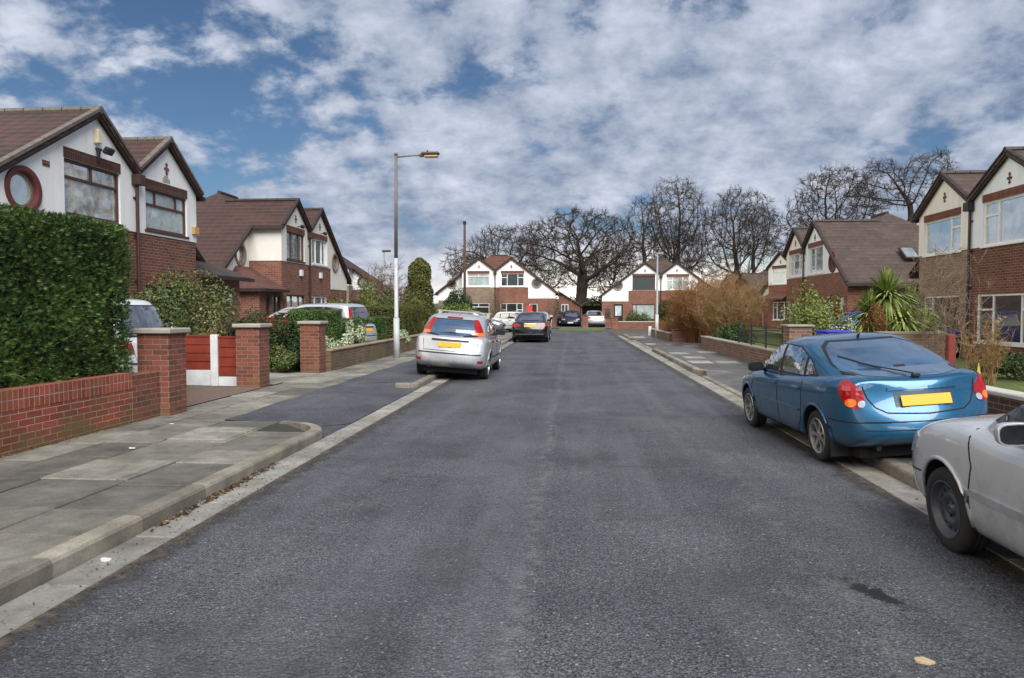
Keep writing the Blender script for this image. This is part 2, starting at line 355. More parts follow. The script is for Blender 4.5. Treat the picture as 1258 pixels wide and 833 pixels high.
# ------------------------------------------------------------------ ground, road, pavements
def asphalt(name, base, light, speck=1., marks=True, seam=True):
    t = NT(name); P = t.co()
    fine = t.noise(70, 2, .8); mid = t.noise(22, 4, .75); agg = t.voro(48)
    big = t.noise(.55, 5, .6); vb = t.noise(2.2, 5, .65, vec=t.mapping(P, scale=(1, .35, 1)))
    c = t.mix(t.ramp(mid, [(.3, 0.), (.72, 1.)]), lin(base), lin(light))
    c = t.mix(t.math('MULTIPLY', t.ramp(fine, [(.42, 1.), (.54, 0.)]), .88*speck), c, (.010, .010, .012))
    c = t.mix(t.ramp(agg, [(.14, .75*speck), (.26, 0.)]), c, (.27, .27, .28))
    c = t.mix(t.ramp(big, [(.38, .8), (.60, 0.)]), c, (.52, .53, .56), 'MULTIPLY')
    c = t.mix(t.ramp(vb, [(.55, 0.), (.8, .28)]), c, (.11, .11, .12))
    chip = t.voro(34, out='Color'); ch = t.N.new('ShaderNodeSeparateXYZ'); t.L.new(chip, ch.inputs[0])
    c = t.mix(t.math('MULTIPLY', t.ramp(ch.outputs[0], [(.90, 0.), (.93, .7)]), t.ramp(t.voro(34), [(.18, 1.), (.30, 0.)])), c, (.34, .33, .31))
    c = t.mix(t.math('MULTIPLY', t.ramp(ch.outputs[1], [(.80, 0.), (.84, .8)]), t.ramp(t.voro(34), [(.25, 1.), (.36, 0.)])), c, (.008, .008, .008))
    st = t.noise(1.0, 5, .6, vec=t.mapping(P, scale=(1.6, .10, 1)))
    c = t.mix(t.ramp(st, [(.46, 0.), (.68, .38)]), c, (.135, .14, .155))
    c = t.mix(t.ramp(t.noise(.9, 5, .7, vec=t.mapping(P, loc=(7, 3, 0))), [(.52, 0.), (.66, .45)]), c, (.028, .028, .03))
    if marks:
        x = t.xyz(0); y = t.xyz(1)
        def blob(cx, cy, rx, ry, rot, thr=.55, n=None):
            m = t.mapping(P, loc=(0, 0, 0)); v = t.N.new('ShaderNodeVectorMath'); v.operation = 'SUBTRACT'; t.L.new(P, v.inputs[0]); v.inputs[1].default_value = (cx, cy, 0)
            q = t.mapping(v.outputs[0], rot=(0, 0, rot)); q = t.mapping(q, scale=(1/rx, 1/ry, 0))
            ln = t.N.new('ShaderNodeVectorMath'); ln.operation = 'LENGTH'; t.L.new(q, ln.inputs[0])
            return t.ramp(t.math('ADD', t.math('SUBTRACT', 1.0, ln.outputs['Value']), t.math('MULTIPLY', t.math('SUBTRACT', n, .5), 2.2)), [(.35, 0.), (.6, 1.)])
        c = t.mix(blob(1.72, 4.2, .13, .44, R(-28), n=t.noise(14, 5, .7)), c, (.006, .006, .006))        # worn pothole by the silver car
        # rough worn joint up the middle of the street
        sx = t.math('ADD', x, t.math('MULTIPLY', t.math('SUBTRACT', t.noise(.6, 4, .6), .5), .35))
        d = t.math('ABSOLUTE', t.math('SUBTRACT', sx, -.28))
        ln = t.math('MULTIPLY', t.ramp(d, [(.02, 1.), (.11, 0.)]), t.ramp(t.noise(7, 5, .7), [(.45, 0.), (.60, 1.)]))
        c = t.mix(t.math('MULTIPLY', ln, .5), c, (.16, .16, .17))
        d2 = t.math('ABSOLUTE', t.math('SUBTRACT', sx, 1.55))
        l2 = t.math('MULTIPLY', t.ramp(d2, [(.01, 1.), (.22, 0.)]), t.ramp(t.noise(5, 6, .7), [(.48, 0.), (.62, 1.)]))
        c = t.mix(t.math('MULTIPLY', l2, .5), c, (.13, .13, .13))
        d3 = t.math('ABSOLUTE', t.math('ADD', sx, 1.9))
        l3 = t.math('MULTIPLY', t.ramp(d3, [(.05, 1.), (.45, 0.)]), t.ramp(t.noise(3, 6, .7), [(.48, 0.), (.7, 1.)]))
        c = t.mix(t.math('MULTIPLY', l3, .4), c, (.14, .14, .15))
        # frayed black edge and silt beside the channel blocks
        for sg in (-1, 1):
            e = t.math('ADD', t.math('MULTIPLY', x, -sg), 2.8)       # distance in from the channel
            e = t.math('ADD', e, t.math('MULTIPLY', t.math('SUBTRACT', t.noise(4, 6, .75), .5), .75))
            c = t.mix(t.ramp(e, [(.05, .92), (.24, 0.)]), c, (.018, .016, .014))
            c = t.mix(t.math('MULTIPLY', t.ramp(e, [(-.02, .85), (.10, 0.)]), t.ramp(t.noise(9, 4), [(.35, 0.), (.55, 1.)])), c, (.115, .09, .065))
        cr = t.voro(.55, feat='DISTANCE_TO_EDGE', vec=t.mapping(t.mix(.30, P, t.noise(1.1, 5, .7)), scale=(1, .6, 1)))
        c = t.mix(t.math('MULTIPLY', t.ramp(cr, [(.0, 1.), (.006, 0.)]), t.ramp(t.noise(.4, 3), [(.50, 0.), (.58, .6)])), c, (.012, .012, .012))
    t.set('Base Color', c); t.set('Roughness', t.ramp(mid, [(.3, .52), (.7, .85)])); t.set('Specular IOR Level', .5)
    h = t.math('ADD', t.math('MULTIPLY', fine, .5), t.math('ADD', t.math('MULTIPLY', agg, -.9), t.math('MULTIPLY', mid, .5)))
    t.bump(h, .9, .012); return t.m
M_ROAD = asphalt('asphalt', '#3b3c40', '#73757b')
M_CROSS = asphalt('dark_asphalt', '#44444a', '#606067', .6, marks=False)
def soilmat(name, a, b, c2):
    t = NT(name); n = t.noise(.35, 6, .65)
    c = t.mix(t.ramp(n, [(.4, 0.), (.6, 1.)]), lin(a), lin(b)); c = t.mix(t.ramp(t.noise(14, 5, .7), [(.4, 0.), (.7, 1.)]), c, lin(c2))
    t.set('Base Color', c); t.set('Roughness', 1.); t.bump(t.noise(30, 4), .8, .03); return t.m
M_SOIL = soilmat('garden_ground', '#4b4436', '#4c5230', '#3a3527')
M_GRASS = soilmat('lawn', '#4f5f2a', '#5d6b33', '#3c4a20')
def sheet(pts, z, name, mat, z2=None):
    mb = MB(); mb.add([(x, y, z if len(p) < 3 else p[2]) for p in pts for x, y in [p[:2]]], [tuple(range(len(pts)))])
    o = mb.build(name, mat); me = o.data
    if me.polygons[0].normal.z < 0: me.flip_normals(); uvmap(me)
    return struct(o)
mb = MB(); mb.add([(-900, -300, 0), (900, -300, 0), (900, 1500, 0), (-900, 1500, 0)], [(0, 1, 2, 3)])
gr = struct(mb.build('ground', M_SOIL)); gr.location.z = -.02
# far fields rise a touch to hide the world's edge behind the trees
mb = MB(); nx = 60
for i in range(nx+1):
    x = -600+1200*i/nx; h = 3.6+1.6*math.sin(i*.7)+1.1*math.sin(i*2.1)
    mb.v += [(x, 240, -.1), (x, 300, h), (x, 420, -.1)]
for i in range(nx):
    a = i*3; mb.f += [(a, a+3, a+4, a+1), (a+1, a+4, a+5, a+2)]; mb.m += [0, 0]
struct(mb.build('hills', soilmat('far_field', '#4b5240', '#3f4636', '#3a4030'), smooth=True))
road = [(-3.1, -8), (-3.1, 46), (-3.6, 48.5), (-5.5, 50.5), (-12, 52), (-13, 57), (-4, 59.2), (3.4, 60.2), (8, 59.6), (14.5, 55), (14, 49.5), (6.5, 47.5), (4.2, 46), (3.1, 44.2), (3.1, -8)]
sheet(road, .0, 'road', M_ROAD)
sheet([(-4.3, 8.2), (-3.1, 8.2), (-3.1, 15.6), (-4.3, 15.6)], .003, 'road', M_CROSS)
def concrete(name, a, b, speck=.5, bumpy=.4, toned=True, rough=.9):
    t = NT(name); n = t.noise(3.5, 6, .65); f = t.noise(60, 4, .7)
    c = t.mix(t.ramp(n, [(.32, 0.), (.7, 1.)]), lin(a), lin(b))
    c = t.mix(speck, c, t.ramp(f, [(.3, .55), (.7, 1.35)]), 'MULTIPLY')
    c = t.mix(t.ramp(t.noise(1.2, 6, .7), [(.3, .75), (.6, 0.)]), c, (.50, .49, .44), 'MULTIPLY')
    if toned: c = t.mix(1., c, t.ramp(t.attr('tone'), [(0., .5), (1., 1.5)]), 'MULTIPLY')
    t.set('Base Color', c); t.set('Roughness', rough); t.bump(t.math('ADD', f, t.math('MULTIPLY', n, .8)), bumpy, .006); return t.m
M_FLAG = concrete('paving_flags', '#605e57', '#86837a', .6, .6)
M_KERB = concrete('kerb_stone', '#716d63', '#979184')
M_CHAN = concrete('channel_block', '#777671', '#9b9992')
M_LIGHTSLAB = concrete('pale_concrete', '#75736d', '#8f8d86')
M_BASE = plain('pavement_base', '#35322c', .95)
def toned(mb, name, mat, tones):
    o = mb.build(name, mat); a = o.data.attributes.new('tone', 'FLOAT', 'FACE')
    a.data.foreach_set('value', tones); return struct(o)
def stones(name, mat, items, b=.008):
    """items: (x0,x1,y0,y1,z0,z1,tone,tilt)"""
    mb = MB(); T = []
    for x0, x1, y0, y1, z0, z1, tn, ti in items:
        k = len(mb.f); M = Matrix.Translation(((x0+x1)/2, (y0+y1)/2, 0)) @ Matrix.Rotation(ti, 4, 'X') @ Matrix.Rotation(ti*.7, 4, 'Y') @ Matrix.Translation((-(x0+x1)/2, -(y0+y1)/2, 0))
        mb.bev(x0, x1, y0, y1, z0, z1, b, M=M); T += [tn]*(len(mb.f)-k)
    return toned(mb, name, mat, T)
# channel blocks both sides (laid flush, just proud of the asphalt)
it = []
for sg in (-1, 1):
    y = -6.
    while y < (46 if sg < 0 else 44):
        x0, x1 = (-3.1, -2.8) if sg < 0 else (2.8, 3.1)
        it.append((x0+.004, x1-.004, y, y+.892, -.06, .006+rnd.uniform(-.001, .003), rnd.uniform(.3, .75), rnd.uniform(-.002, .002))); y += .9
stones('gutter_channel', M_CHAN, it)
# kerbs: left straight then curling in at the dropped crossing, starting again by the parked hatchback
def kerb_run(path, top=.125, w=.14):
    out = []
    for (a, b) in zip(path[:-1], path[1:]): out.append((a, b))
    return out
def kerb(name, paths):
    mb = MB(); T = []
    for path, zf in paths:
        # resample
        P = [Vector(p) for p in path]; pts = [P[0]]
        for a, b in zip(P[:-1], P[1:]):
            n = max(1, round((b-a).length/.3)); pts += [a.lerp(b, (i+1)/n) for i in range(n)]
        acc = 0; tn = rnd.uniform(.3, .7); k = 0
        prof = [(0, -.15), (0, .095), (.012, .116), (.035, .125), (.14, .125), (.14, -.15)]
        for i in range(len(pts)-1):
            a, b = pts[i], pts[i+1]; d = (b-a).normalized(); nrm = Vector((-d.y, d.x, 0))   # left of travel
            k += 1
            if k % 3 == 0 or i == len(pts)-2: b = b-d*.007
            ha = zf(a)-.125; hb = zf(b)-.125
            if i > 0:
                d0 = (pts[i]-pts[i-1]).normalized(); na = (Vector((-d0.y, d0.x, 0))+nrm).normalized()
            else: na = nrm
            if i < len(pts)-2:
                d1 = (pts[i+2]-pts[i+1]).normalized(); nb = (Vector((-d1.y, d1.x, 0))+nrm).normalized()
            else: nb = nrm
            n = len(prof); vs = [tuple(a+na*q+Vector((0, 0, z+(ha if z > 0 else 0)))) for q, z in prof]+[tuple(b+nb*q+Vector((0, 0, z+(hb if z > 0 else 0)))) for q, z in prof]
            fs = [(j, (j+1) % n, (j+1) % n+n, j+n) for j in range(n)]+[tuple(range(n)), tuple(range(2*n-1, n-1, -1))]
            mb.add(vs, fs); T += [tn]*len(fs)
            if k % 3 == 0: tn = rnd.uniform(.25, .8)
    return toned(mb, name, M_KERB, T)
full = lambda p: .125
arc = [(-3.1, -6, 0), (-3.1, 8.55, 0)]+[(-3.1-.75*(1-math.cos(R(a))), 8.55+.75*math.sin(R(a)), 0) for a in range(10, 100, 10)]
arc2 = [(-3.55, 14.2, 0)]+[(-3.4+.3*math.sin(R(a)), 14.2+.3*(1-math.cos(R(a))), 0) for a in range(0, 91, 15)]+[(-3.1, 45.8, 0)]
rk1 = [(3.1, 44.2, 0), (3.1, 37.5, 0), (3.55, 37., 0)]
kerb('kerb', [(arc, full), (arc2, full)])
kerb('kerb', [([(3.1, 44.0, 0), (3.1, 38.2, 0), (3.22, 37.75, 0), (3.6, 37.4, 0)], full),
              ([(3.7, 28.6, 0), (3.3, 28.4, 0), (3.12, 28.0, 0), (3.1, 18.3, 0), (3.3, 17.8, 0), (3.75, 17.5, 0)], full),
              ([(3.1, 17.4, 0), (3.1, 12.0, 0)], lambda p: .035), ([(3.1, 12.0, 0), (3.1, 10.8, 0)], lambda p: .035+.09*(12-p.y)/1.2), ([(3.1, 10.8, 0), (3.1, -6, 0)], full)])
kerb('kerb', [([(3.1, 37.2, 0), (3.1, 28.7, 0)], lambda p: .035)])
# pavement slabs, left
def slabs(x0s, ya, yb, z=.112, jitter=.35, patch=None):
    out = []
    for ci, (x0, x1) in enumerate(x0s):
        y = ya-rnd.uniform(0, .6)
        while y < yb:
            l = rnd.choice((.6, .75, .9, .9)) ; y1 = min(y+l, yb)
            if y1-y > .12 and y1 > ya:
                tn = rnd.gauss(.45, .20)+(.25 if rnd.random() < .12 else 0)
                out.append((x0+.008, x1-.008, max(y, ya)+.008, y1-.008, -.05, z+rnd.uniform(-.005, .006), min(1, max(.05, tn)), rnd.uniform(-.009, .009)))
            y += l
    return out
cols_l = [(-3.9, -3.24), (-4.68, -3.91), (-5.3, -4.69), (-5.9, -5.31)]
it = slabs(cols_l, -6, 8.5)+slabs(cols_l[1:], 8.5, 9.33)+slabs(cols_l[2:], 9.33, 46)+slabs([(-3.94, -3.26), (-4.69, -3.95)], 22.5, 46)
# bright replaced slabs
it.append((-4.72, -4.0, 5.95, 6.75, .0, .1215, .95, 0)); it.append((-4.68, -3.97, 7.9, 8.4, .0, .1225, 1., .0)); it.append((-4.68, -3.97, 8.42, 8.75, .0, .1225, .98, 0))
it.append((-6.6, -5.1, 14.3, 15.0, .0, .124, 1., .0)); it.append((-6.6, -5.1, 15.02, 15.7, .0, .123, .9, .0)); it.append((-5.9, -4.7, 15.72, 16.4, .0, .124, .95, 0))
stones('pavement', M_FLAG, it)
sheet([(-5.95, -6), (-3.23, -6), (-3.23, 8.55), (-3.85, 9.28), (-4.7, 9.3), (-4.7, 14.0), (-3.9, 14.6), (-3.24, 15), (-3.24, 46), (-5.95, 46)], .098, 'pavement', M_BASE)
# dark asphalt crossing that slopes to the channel
mb = MB(); xs = np.linspace(-4.70, -3.1, 5); ys = np.linspace(9.34, 22.5, 28); V = []
def crz(x, y):
    k = min(1, max(0, (x+4.7)/1.6)); s = 1 if 9.3 < y < 14.4 else max(0, 1-abs(y-(9.4 if y < 12 else 14.4))/.5)
    return .121-(.11*k*s)
for y in ys:
    for x in xs:
        xx = x
        if y < 9.36: xx = min(x, -3.78)
        if y > 14.9: xx = min(x, -3.25)
        V.append((xx-(.04*math.sin(y*3) if x == xs[0] else 0), y, .004 if (y < 9.36 and xx > -4.3) else crz(xx, y)))
n = len(xs); mb.add(V, [(j*n+i, j*n+i+1, (j+1)*n+i+1, (j+1)*n+i) for j in range(len(ys)-1) for i in range(n-1)])
o = struct(mb.build('pavement', M_CROSS, smooth=True))
# right pavement: worn asphalt with odd flags
M_PAVR = asphalt('worn_pavement_asphalt', '#5a5957', '#7a7875', .7, marks=False)
def pav_right():
    mb = MB(); ys = sorted(set(list(np.linspace(-6, 46, 105))+[12., 17.4, 28.7, 37.2])); V = []
    for y in ys:
        lo = .035 if (12 < y < 17.45 or 28.65 < y < 37.25) else .118
        if 10.8 < y <= 12: lo = .118-.083*(y-10.8)/1.2
        for k, x in enumerate((3.235, 3.9, 4.6, 5.3, 6.2)): V.append((x, y, [lo, lo+(.122-lo)*.75, .122, .123, .124][k]))
    mb.add(V, [(j*5+i, j*5+i+1, (j+1)*5+i+1, (j+1)*5+i) for j in range(len(ys)-1) for i in range(4)])
    return struct(mb.build('pavement', M_PAVR))
pav_right()
it = []
for (x, y) in ((3.3, 38.2), (3.3, 39.1), (3.9, 40.2), (4.1, 30.9), (3.3, 31.8), (4.6, 29.5), (3.35, 20.3), (4.1, 20.3), (3.5, 22.3), (3.4, 13.2), (3.3, 14.2), (3.3, 15.6), (4.2, 15.9), (4.4, 25), (3.35, 24.4)):
    lo = .118 if not (12 < y < 17.45 or 28.65 < y < 37.25) else .075+.03*(x-3.3)
    it.append((x, x+.62, y, y+.85, lo-.05, lo+.012, rnd.uniform(.4, 1.), 0.012 if lo < .11 else 0))
stones('pavement', M_LIGHTSLAB, it[:9]+it[13:])
# drives
def herring():
    t = NT('block_paving'); uv = t.mapping(t.co('UV'), rot=(0, 0, R(45)))
    b = t.N.new('ShaderNodeTexBrick'); b.inputs['Scale'].default_value = 1; b.inputs['Brick Width'].default_value = .2; b.inputs['Row Height'].default_value = .1; b.inputs['Mortar Size'].default_value = .006
    t.L.new(uv, b.inputs[0]); b.inputs['Color1'].default_value = lin('#7a5d52')+(1,); b.inputs['Color2'].default_value = lin('#6a6058')+(1,); b.inputs['Mortar'].default_value = lin('#3c342e')+(1,)
    t.set('Base Color', t.mix(.4, b.outputs[0], t.ramp(t.noise(20, 4), [(.3, .6), (.7, 1.3)]), 'MULTIPLY')); t.set('Roughness', .9); t.bump(b.outputs['Fac'], -.5, .005); return t.m
M_HERR = herring()
sheet([(-10.5, 10.1, .18), (-5.93, 10.1, .115), (-5.93, 13.3, .115), (-10.5, 13.3, .18)], .11, 'driveway', M_HERR)
sheet([(-10.5, 13.85, .2), (-5.93, 13.85, .116), (-5.93, 16.4, .116), (-10.5, 16.4, .2)], .11, 'driveway', concrete('drive_flags', '#85837c', '#a09d95', toned=False))
sheet([(-12.4, 20.7, .40), (-6.3, 20.7, .15), (-6.3, 25.2, .15), (-12.4, 25.2, .40)], .11, 'driveway', concrete('drive_concrete', '#7d7a72', '#98948b', toned=False))
sheet([(-6.6, 61, .02), (3.8, 61, .02), (3.8, 80, .02), (-6.6, 80, .02)], .02, 'driveway', asphalt('drive_tarmac', '#6d6c6a', '#8d8b88', .5, marks=False))
def garden(pts, mat, name='garden'): return sheet(pts, 0, name, mat)
garden([(-30, -8, .16), (-10.5, -8, .16), (-5.93, -8, .095), (-5.93, 46.5, .095), (-10.5, 49.5, .16), (-30, 49.5, .16)], M_SOIL)
garden([(5.2, -8, .11), (5.2, 46.6, .11), (13, 47.5, .14), (30, 47.5, .14), (30, -8, .14)], M_GRASS)
garden([(-11.7, 58.2, .03), (-6.6, 59, .03), (-6.6, 66, .03), (-14, 66, .03)], M_GRASS)
garden([(3.8, 60.4, .03), (9, 60, .03), (16, 55, .03), (20, 66, .03), (3.8, 66, .03)], M_GRASS)
garden([(-1.1, 53.6, .02), (-.6, 53.1, .02), (1.9, 53.3, .02), (2.4, 54.3, .02), (2.9, 60.9, .02), (-1.0, 60.9, .02)], M_GRASS, 'grass_verge')

# ------------------------------------------------------------------ houses
B_RED = brick('red_brick', '#85503f', '#643a30', '#9a9084')
B_DARK = brick('dark_brick', '#784638', '#57352d', '#958b7e')
B_BROWN = brick('buff_brown_brick', '#8f7a6a', '#756255', '#a59c8e')
B_ORANGE = brick('orange_brick', '#8d5645', '#6d4337', '#9a8f82')
B_SOLD = brick('soldier_course', '#5a332a', '#3d2620', '#6d6055', rot=True, w=.225, h=.075, off=0.)
B_SOLD2 = brick('brick_header_trim', '#7b4334', '#5d332a', '#7f7265', rot=True, off=0.)
def rendermat(name, col):
    t = NT(name); n = t.noise(1.3, 6, .6); c = lin(col)
    streak = t.noise(1., 5, .6, vec=t.mapping(t.co(), scale=(5, 5, .5)))
    cc = t.mix(t.ramp(n, [(.3, 0.), (.7, 1.)]), tuple(x*.88 for x in c), c)
    cc = t.mix(t.ramp(streak, [(.50, 0.), (.80, .45)]), cc, tuple(x*.55 for x in c))
    t.set('Base Color', cc); t.set('Roughness', .85); t.bump(t.noise(70, 3), .35, .004); return t.m
R_WHITE = rendermat('white_render', '#ececec'); R_CREAM = rendermat('cream_render', '#e2dfd6'); R_BLUE = rendermat('cool_white_render', '#dfe7ec')
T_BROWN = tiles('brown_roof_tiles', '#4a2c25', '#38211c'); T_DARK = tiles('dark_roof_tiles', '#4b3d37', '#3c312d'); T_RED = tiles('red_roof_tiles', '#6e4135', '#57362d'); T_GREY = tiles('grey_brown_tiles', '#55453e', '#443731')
F_WOOD = plain('brown_stained_frame', '#4a2f26', .55, var=.25); F_WHITE = plain('white_upvc', '#dcdedd', .35, var=.05); F_GREYW = plain('weathered_frame', '#7d6f66', .7, var=.2)
D_DARK = plain('dark_fascia', '#2c211e', .6, var=.3); D_GREY = plain('grey_verge_tile', '#625b56', .85, var=.3, scale=9); PIPE = plain('brown_pipe', '#3f2822', .45); PIPEB = plain('black_pipe', '#1d1c1d', .4)
G_REFL = glassmat('window_glass', '#8f9896', .42); G_DARK = glassmat('dark_window_glass', '#16181a', .07, var=.5, scale=2.5); G_NET = glassmat('net_curtained_glass', '#b3c0bd', .25, var=.22, scale=2.6)  # G_NET: net tone, lightened further in place of a pale reflection
G_TREE = glassmat('painted_reflection_glass', '#b5b4a8', .38, var=.5, scale=3.5)  # pale mottled base colour stands in for reflected trees
LEAD = plain('lead_came', '#2b2b2c', .5)
WOODC = plain('varnished_door', '#8a5327', .4, var=.35); LAMPY = plain('cream_panel', '#c9a66a', .5)
CONC = plain('cast_concrete', '#97938a', .9, var=.22, scale=5, bump=.3)

def window(par, x0, x1, z0, z1, y, fm, glass, bars, name='window', sill=True, fw=.06, lintel=None):
    """frame with its glazing bars, pane and sill as sub-parts; y is the wall face, glass sits back in the opening"""
    mb = MB(); a, b = y+.03, y+.10; w, h = x1-x0, z1-z0
    for q in ((x0, x0+fw, z0, z1), (x1-fw, x1, z0, z1), (x0+fw, x1-fw, z0, z0+fw), (x0+fw, x1-fw, z1-fw, z1)): mb.box(q[0], q[1], a, b, q[2], q[3])
    for k, f, g0, g1 in bars:
        if k == 'v': mb.box(x0+w*f-.028, x0+w*f+.028, a+.006, b-.004, z0+h*g0+(.0 if g0 else fw), z0+h*g1-(0 if g1 < 1 else fw))
        else: mb.box(x0+w*g0+(fw if g0 == 0 else 0), x0+w*g1-(fw if g1 == 1 else 0), a+.003, b-.002, z0+h*f-.028, z0+h*f+.028)
    fr = mb.build(name, fm, par)
    MB().box(x0+.02, x1-.02, y+.072, y+.085, z0+.02, z1-.02).build('pane', glass, fr)
    if sill: MB().bev(x0-.06, x1+.06, y-.05, y+.055, z0-.06, z0-.002, .006).build('sill', sill if not isinstance(sill, bool) else fm, fr)
    if lintel: MB().box(x0-.01, x1+.01, y-.036, y+.06, z1+.002, z1+.225).build('lintel', lintel, fr)
    return fr
def disc_window(par, cx, cz, y, r, ring, frame, glass, bars=True):
    mb = MB(); mb.lathe([(r*.70, y+.09), (r*.74, y-.02), (r*.80, y-.045), (r, y-.045), (r, y+.02)], 40, axis='Y', c=(cx, 0, cz), closed=True)
    w = mb.build('round_window', ring, par, smooth=False)
    mb = MB(); mb.lathe([(r*.62, y+.05), (r*.72, y+.05), (r*.72, y+.10), (r*.62, y+.10)], 36, axis='Y', c=(cx, 0, cz), closed=True)
    if bars:
        for f in (-.28, .28): mb.box(cx+r*f-.008, cx+r*f+.008, y+.062, y+.07, cz-r*.6, cz+r*.6); mb.box(cx-r*.6, cx+r*.6, y+.063, y+.071, cz+r*f-.008, cz+r*f+.008)
    mb.build('frame', frame, w)
    mb = MB(); mb.lathe([(.0001, y+.075), (r*.71, y+.075), (r*.71, y+.09), (.0001, y+.09)], 36, axis='Y', c=(cx, 0, cz)); mb.build('pane', glass, w)
    return w
B_A1 = [('h', .68, 0, 1), ('v', .5, .68, 1)]; B_A2 = [('h', .62, 0, 1), ('v', .26, .62, 1), ('v', .76, .62, 1)]
B_U3 = [('v', .27, 0, 1), ('v', .73, 0, 1), ('h', .68, 0, .27), ('h', .68, .73, 1)]; B_U2 = [('v', .28, 0, 1), ('h', .68, 0, .28)]
B_TOP = [('h', .74, 0, 1), ('v', .5, .74, 1)]; B_R2 = [('v', .75, 0, 1), ('h', .68, .75, 1)]; B_3V = [('v', .3, 0, 1), ('v', .7, 0, 1)]
ZB, ZA, SL = 3.5, 6.05, .75
def pair(label, loc, rz, Lh, Rh, roof, kx=(1, 1), barge=D_DARK, name='semi_detached_house', verge_tiles=False, depth=8.1, chimney=None, group='semi-detached houses'):
    """Lh/Rh: dicts for the -x and +x half. local -y is the street front."""
    t = thing(name, label, 'house', loc, rz, group)
    opt = {-1: Lh, 1: Rh}
    for sg in (-1, 1):
        o = opt[sg]; k = kx[0 if sg < 0 else 1]; X = lambda v: sg*v*k
        bw, hw = 2.85, 5.2; sl = o.get('slope', SL); rec = o.get('rec', 0); zr = lambda u: (ZA-SL*(1.4-u) if u < 1.4 else ZA-sl*(u-1.4))-.13
        zb2 = o.get('zb2', 2.55 if rec == 0 else 1.0)
        bm_, rm = o['brick'], o['render']
        wins = o['wins']; 
        def P(pts): return [(X(u), z) for u, z in pts]
        if rec == 0:
            br = MB().prism(P([(0.001, -.3), (hw, -.3), (hw, zb2), (bw, zb2), (bw, ZB), (0.001, ZB)]), 0, 7.6)
            if zb2 > zr(hw):
                uc = 1.4+(zr(1.4)-ZB)/sl
                br = MB().prism(P([(0.001, -.3), (hw, -.3), (hw, zr(hw)-.01), (uc, ZB), (0.001, ZB)]), 0, 7.6)
                re = MB().prism(P([(0.001, ZB+.002), (uc, ZB+.002), (1.4, zr(1.4)), (.001, zr(0))]), -.02, .35)
            elif o.get('noside'): re = MB().prism(P([(0.001, ZB+.002), (bw+.002, ZB+.002), (bw+.002, zb2+.002), (hw, zb2+.002), (hw, zr(hw)), (1.4, zr(1.4)), (.001, zr(0))]), -.02, .35)
            else: re = MB().prism(P([(0.001, ZB+.002), (bw+.002, ZB+.002), (bw+.002, zb2+.002), (hw, zb2+.002), (hw, zr(hw)), (1.4, zr(1.4)), (.001, zr(0))]), -.02, .35)
        else:
            br = MB().prism(P([(0.001, -.3), (bw, -.3), (bw, ZB), (0.001, ZB)]), 0, 5).prism(P([(bw+.001, -.3), (hw, -.3), (hw, zb2), (bw+.001, zb2)]), rec, 7.6)
            re = MB().prism(P([(0.001, ZB+.002), (bw+.02, ZB+.002), (bw+.02, zr(bw)), (1.4, zr(1.4)), (.001, zr(0))]), -.02, 5)
            re.prism(P([(bw+.022, zb2+.002), (hw, zb2+.002), (hw, zr(hw)), (bw+.022, zr(bw)-.02)]), rec-.02, 7.6)
        wall = br.build('brick_wall', bm_, t); ren = re.build('render_wall', rm, t)
        # window openings
        cb, cr_ = MB(), MB(); nb = nr = 0
        for w in wins:
            a, b = sorted((X(w['u'][0]), X(w['u'][1])))
            yy = w.get('y', 0)
            q = cb if w['z'][0] < ZB-.05 else cr_
            if w.get('kind') == 'round':
                cr_.lathe([(.0001, yy-.3), (.31*w.get('r', .42)/.42, yy-.3), (.31*w.get('r', .42)/.42, yy+.12), (.0001, yy+.12)], 40, axis='Y', c=(X(w['u'][0]), 0, w['z'][0])); nr += 1
            else:
                q.box(a, b, yy-.3, yy+.12, w['z'][0]+(0 if q is cb else .0), w['z'][1])
                if q is cb: nb += 1
                else: nr += 1
        if nb: cut(wall, cb); uvmap(wall.data)
        if nr: cut(ren, cr_); uvmap(ren.data)
        for w in wins:
            yy = w.get('y', 0); a, b = sorted((X(w['u'][0]), X(w['u'][1])))
            if w.get('kind') == 'round': disc_window(t, X(w['u'][0]), w['z'][0], yy-(.02), w.get('r', .42), w.get('ring', B_SOLD2), w.get('frame', F_GREYW), w.get('glass', G_REFL), w.get('cross', True))
            elif w.get('kind') == 'door':
                d = MB().box(a, b, yy+.05, yy+.10, w['z'][0], w['z'][1]); 
                for xx in (a+.12, (a+b)/2+.04): 
                    pass
                dd = d.build('door', w['mat'], t)
                MB().box(a+.12*1, b-.12, yy+.035, yy+.05, w['z'][0]+1.05, w['z'][1]-.15).build('pane', w.get('glass', G_DARK), dd)
                MB().box(a+.08, a+.10, yy+.02, yy+.05, w['z'][0]+.95, w['z'][0]+1.1).build('handle', PIPEB, dd)
            else: window(t, a, b, w['z'][0], w['z'][1], yy, w['fm'], w.get('glass', G_REFL), [(k2, (f if k2 == 'h' or sg*w.get('flip', 1) > 0 else 1-f), *( (g0, g1) if k2 == 'v' or sg*w.get('flip', 1) > 0 else (1-g1, 1-g0))) for k2, f, g0, g1 in w['bars']], sill=w.get('sill', True), lintel=w.get('lintel'))
        # roof planes of this half
        V = -.17; rf = MB(); hwo, sgx = hw+.25, sg
        z_o = lambda u: ZA-sl*(u-1.4)
        uA = 1.4; topz = 6.5; uE = .8
        main = [(X(1.4), V, ZA)]
        if rec:
            main += [(X(bw+.14), V, z_o(bw+.14)), (X(bw+.14), rec-.25, z_o(bw+.14)), (X(hwo), rec-.25, z_o(hwo))]
        else: main += [(X(hwo), V, z_o(hwo))]
        main += [(X(hwo), depth, z_o(hwo)), (X(uE), 3.5, topz), (X(1.4), 2.9, ZA)]
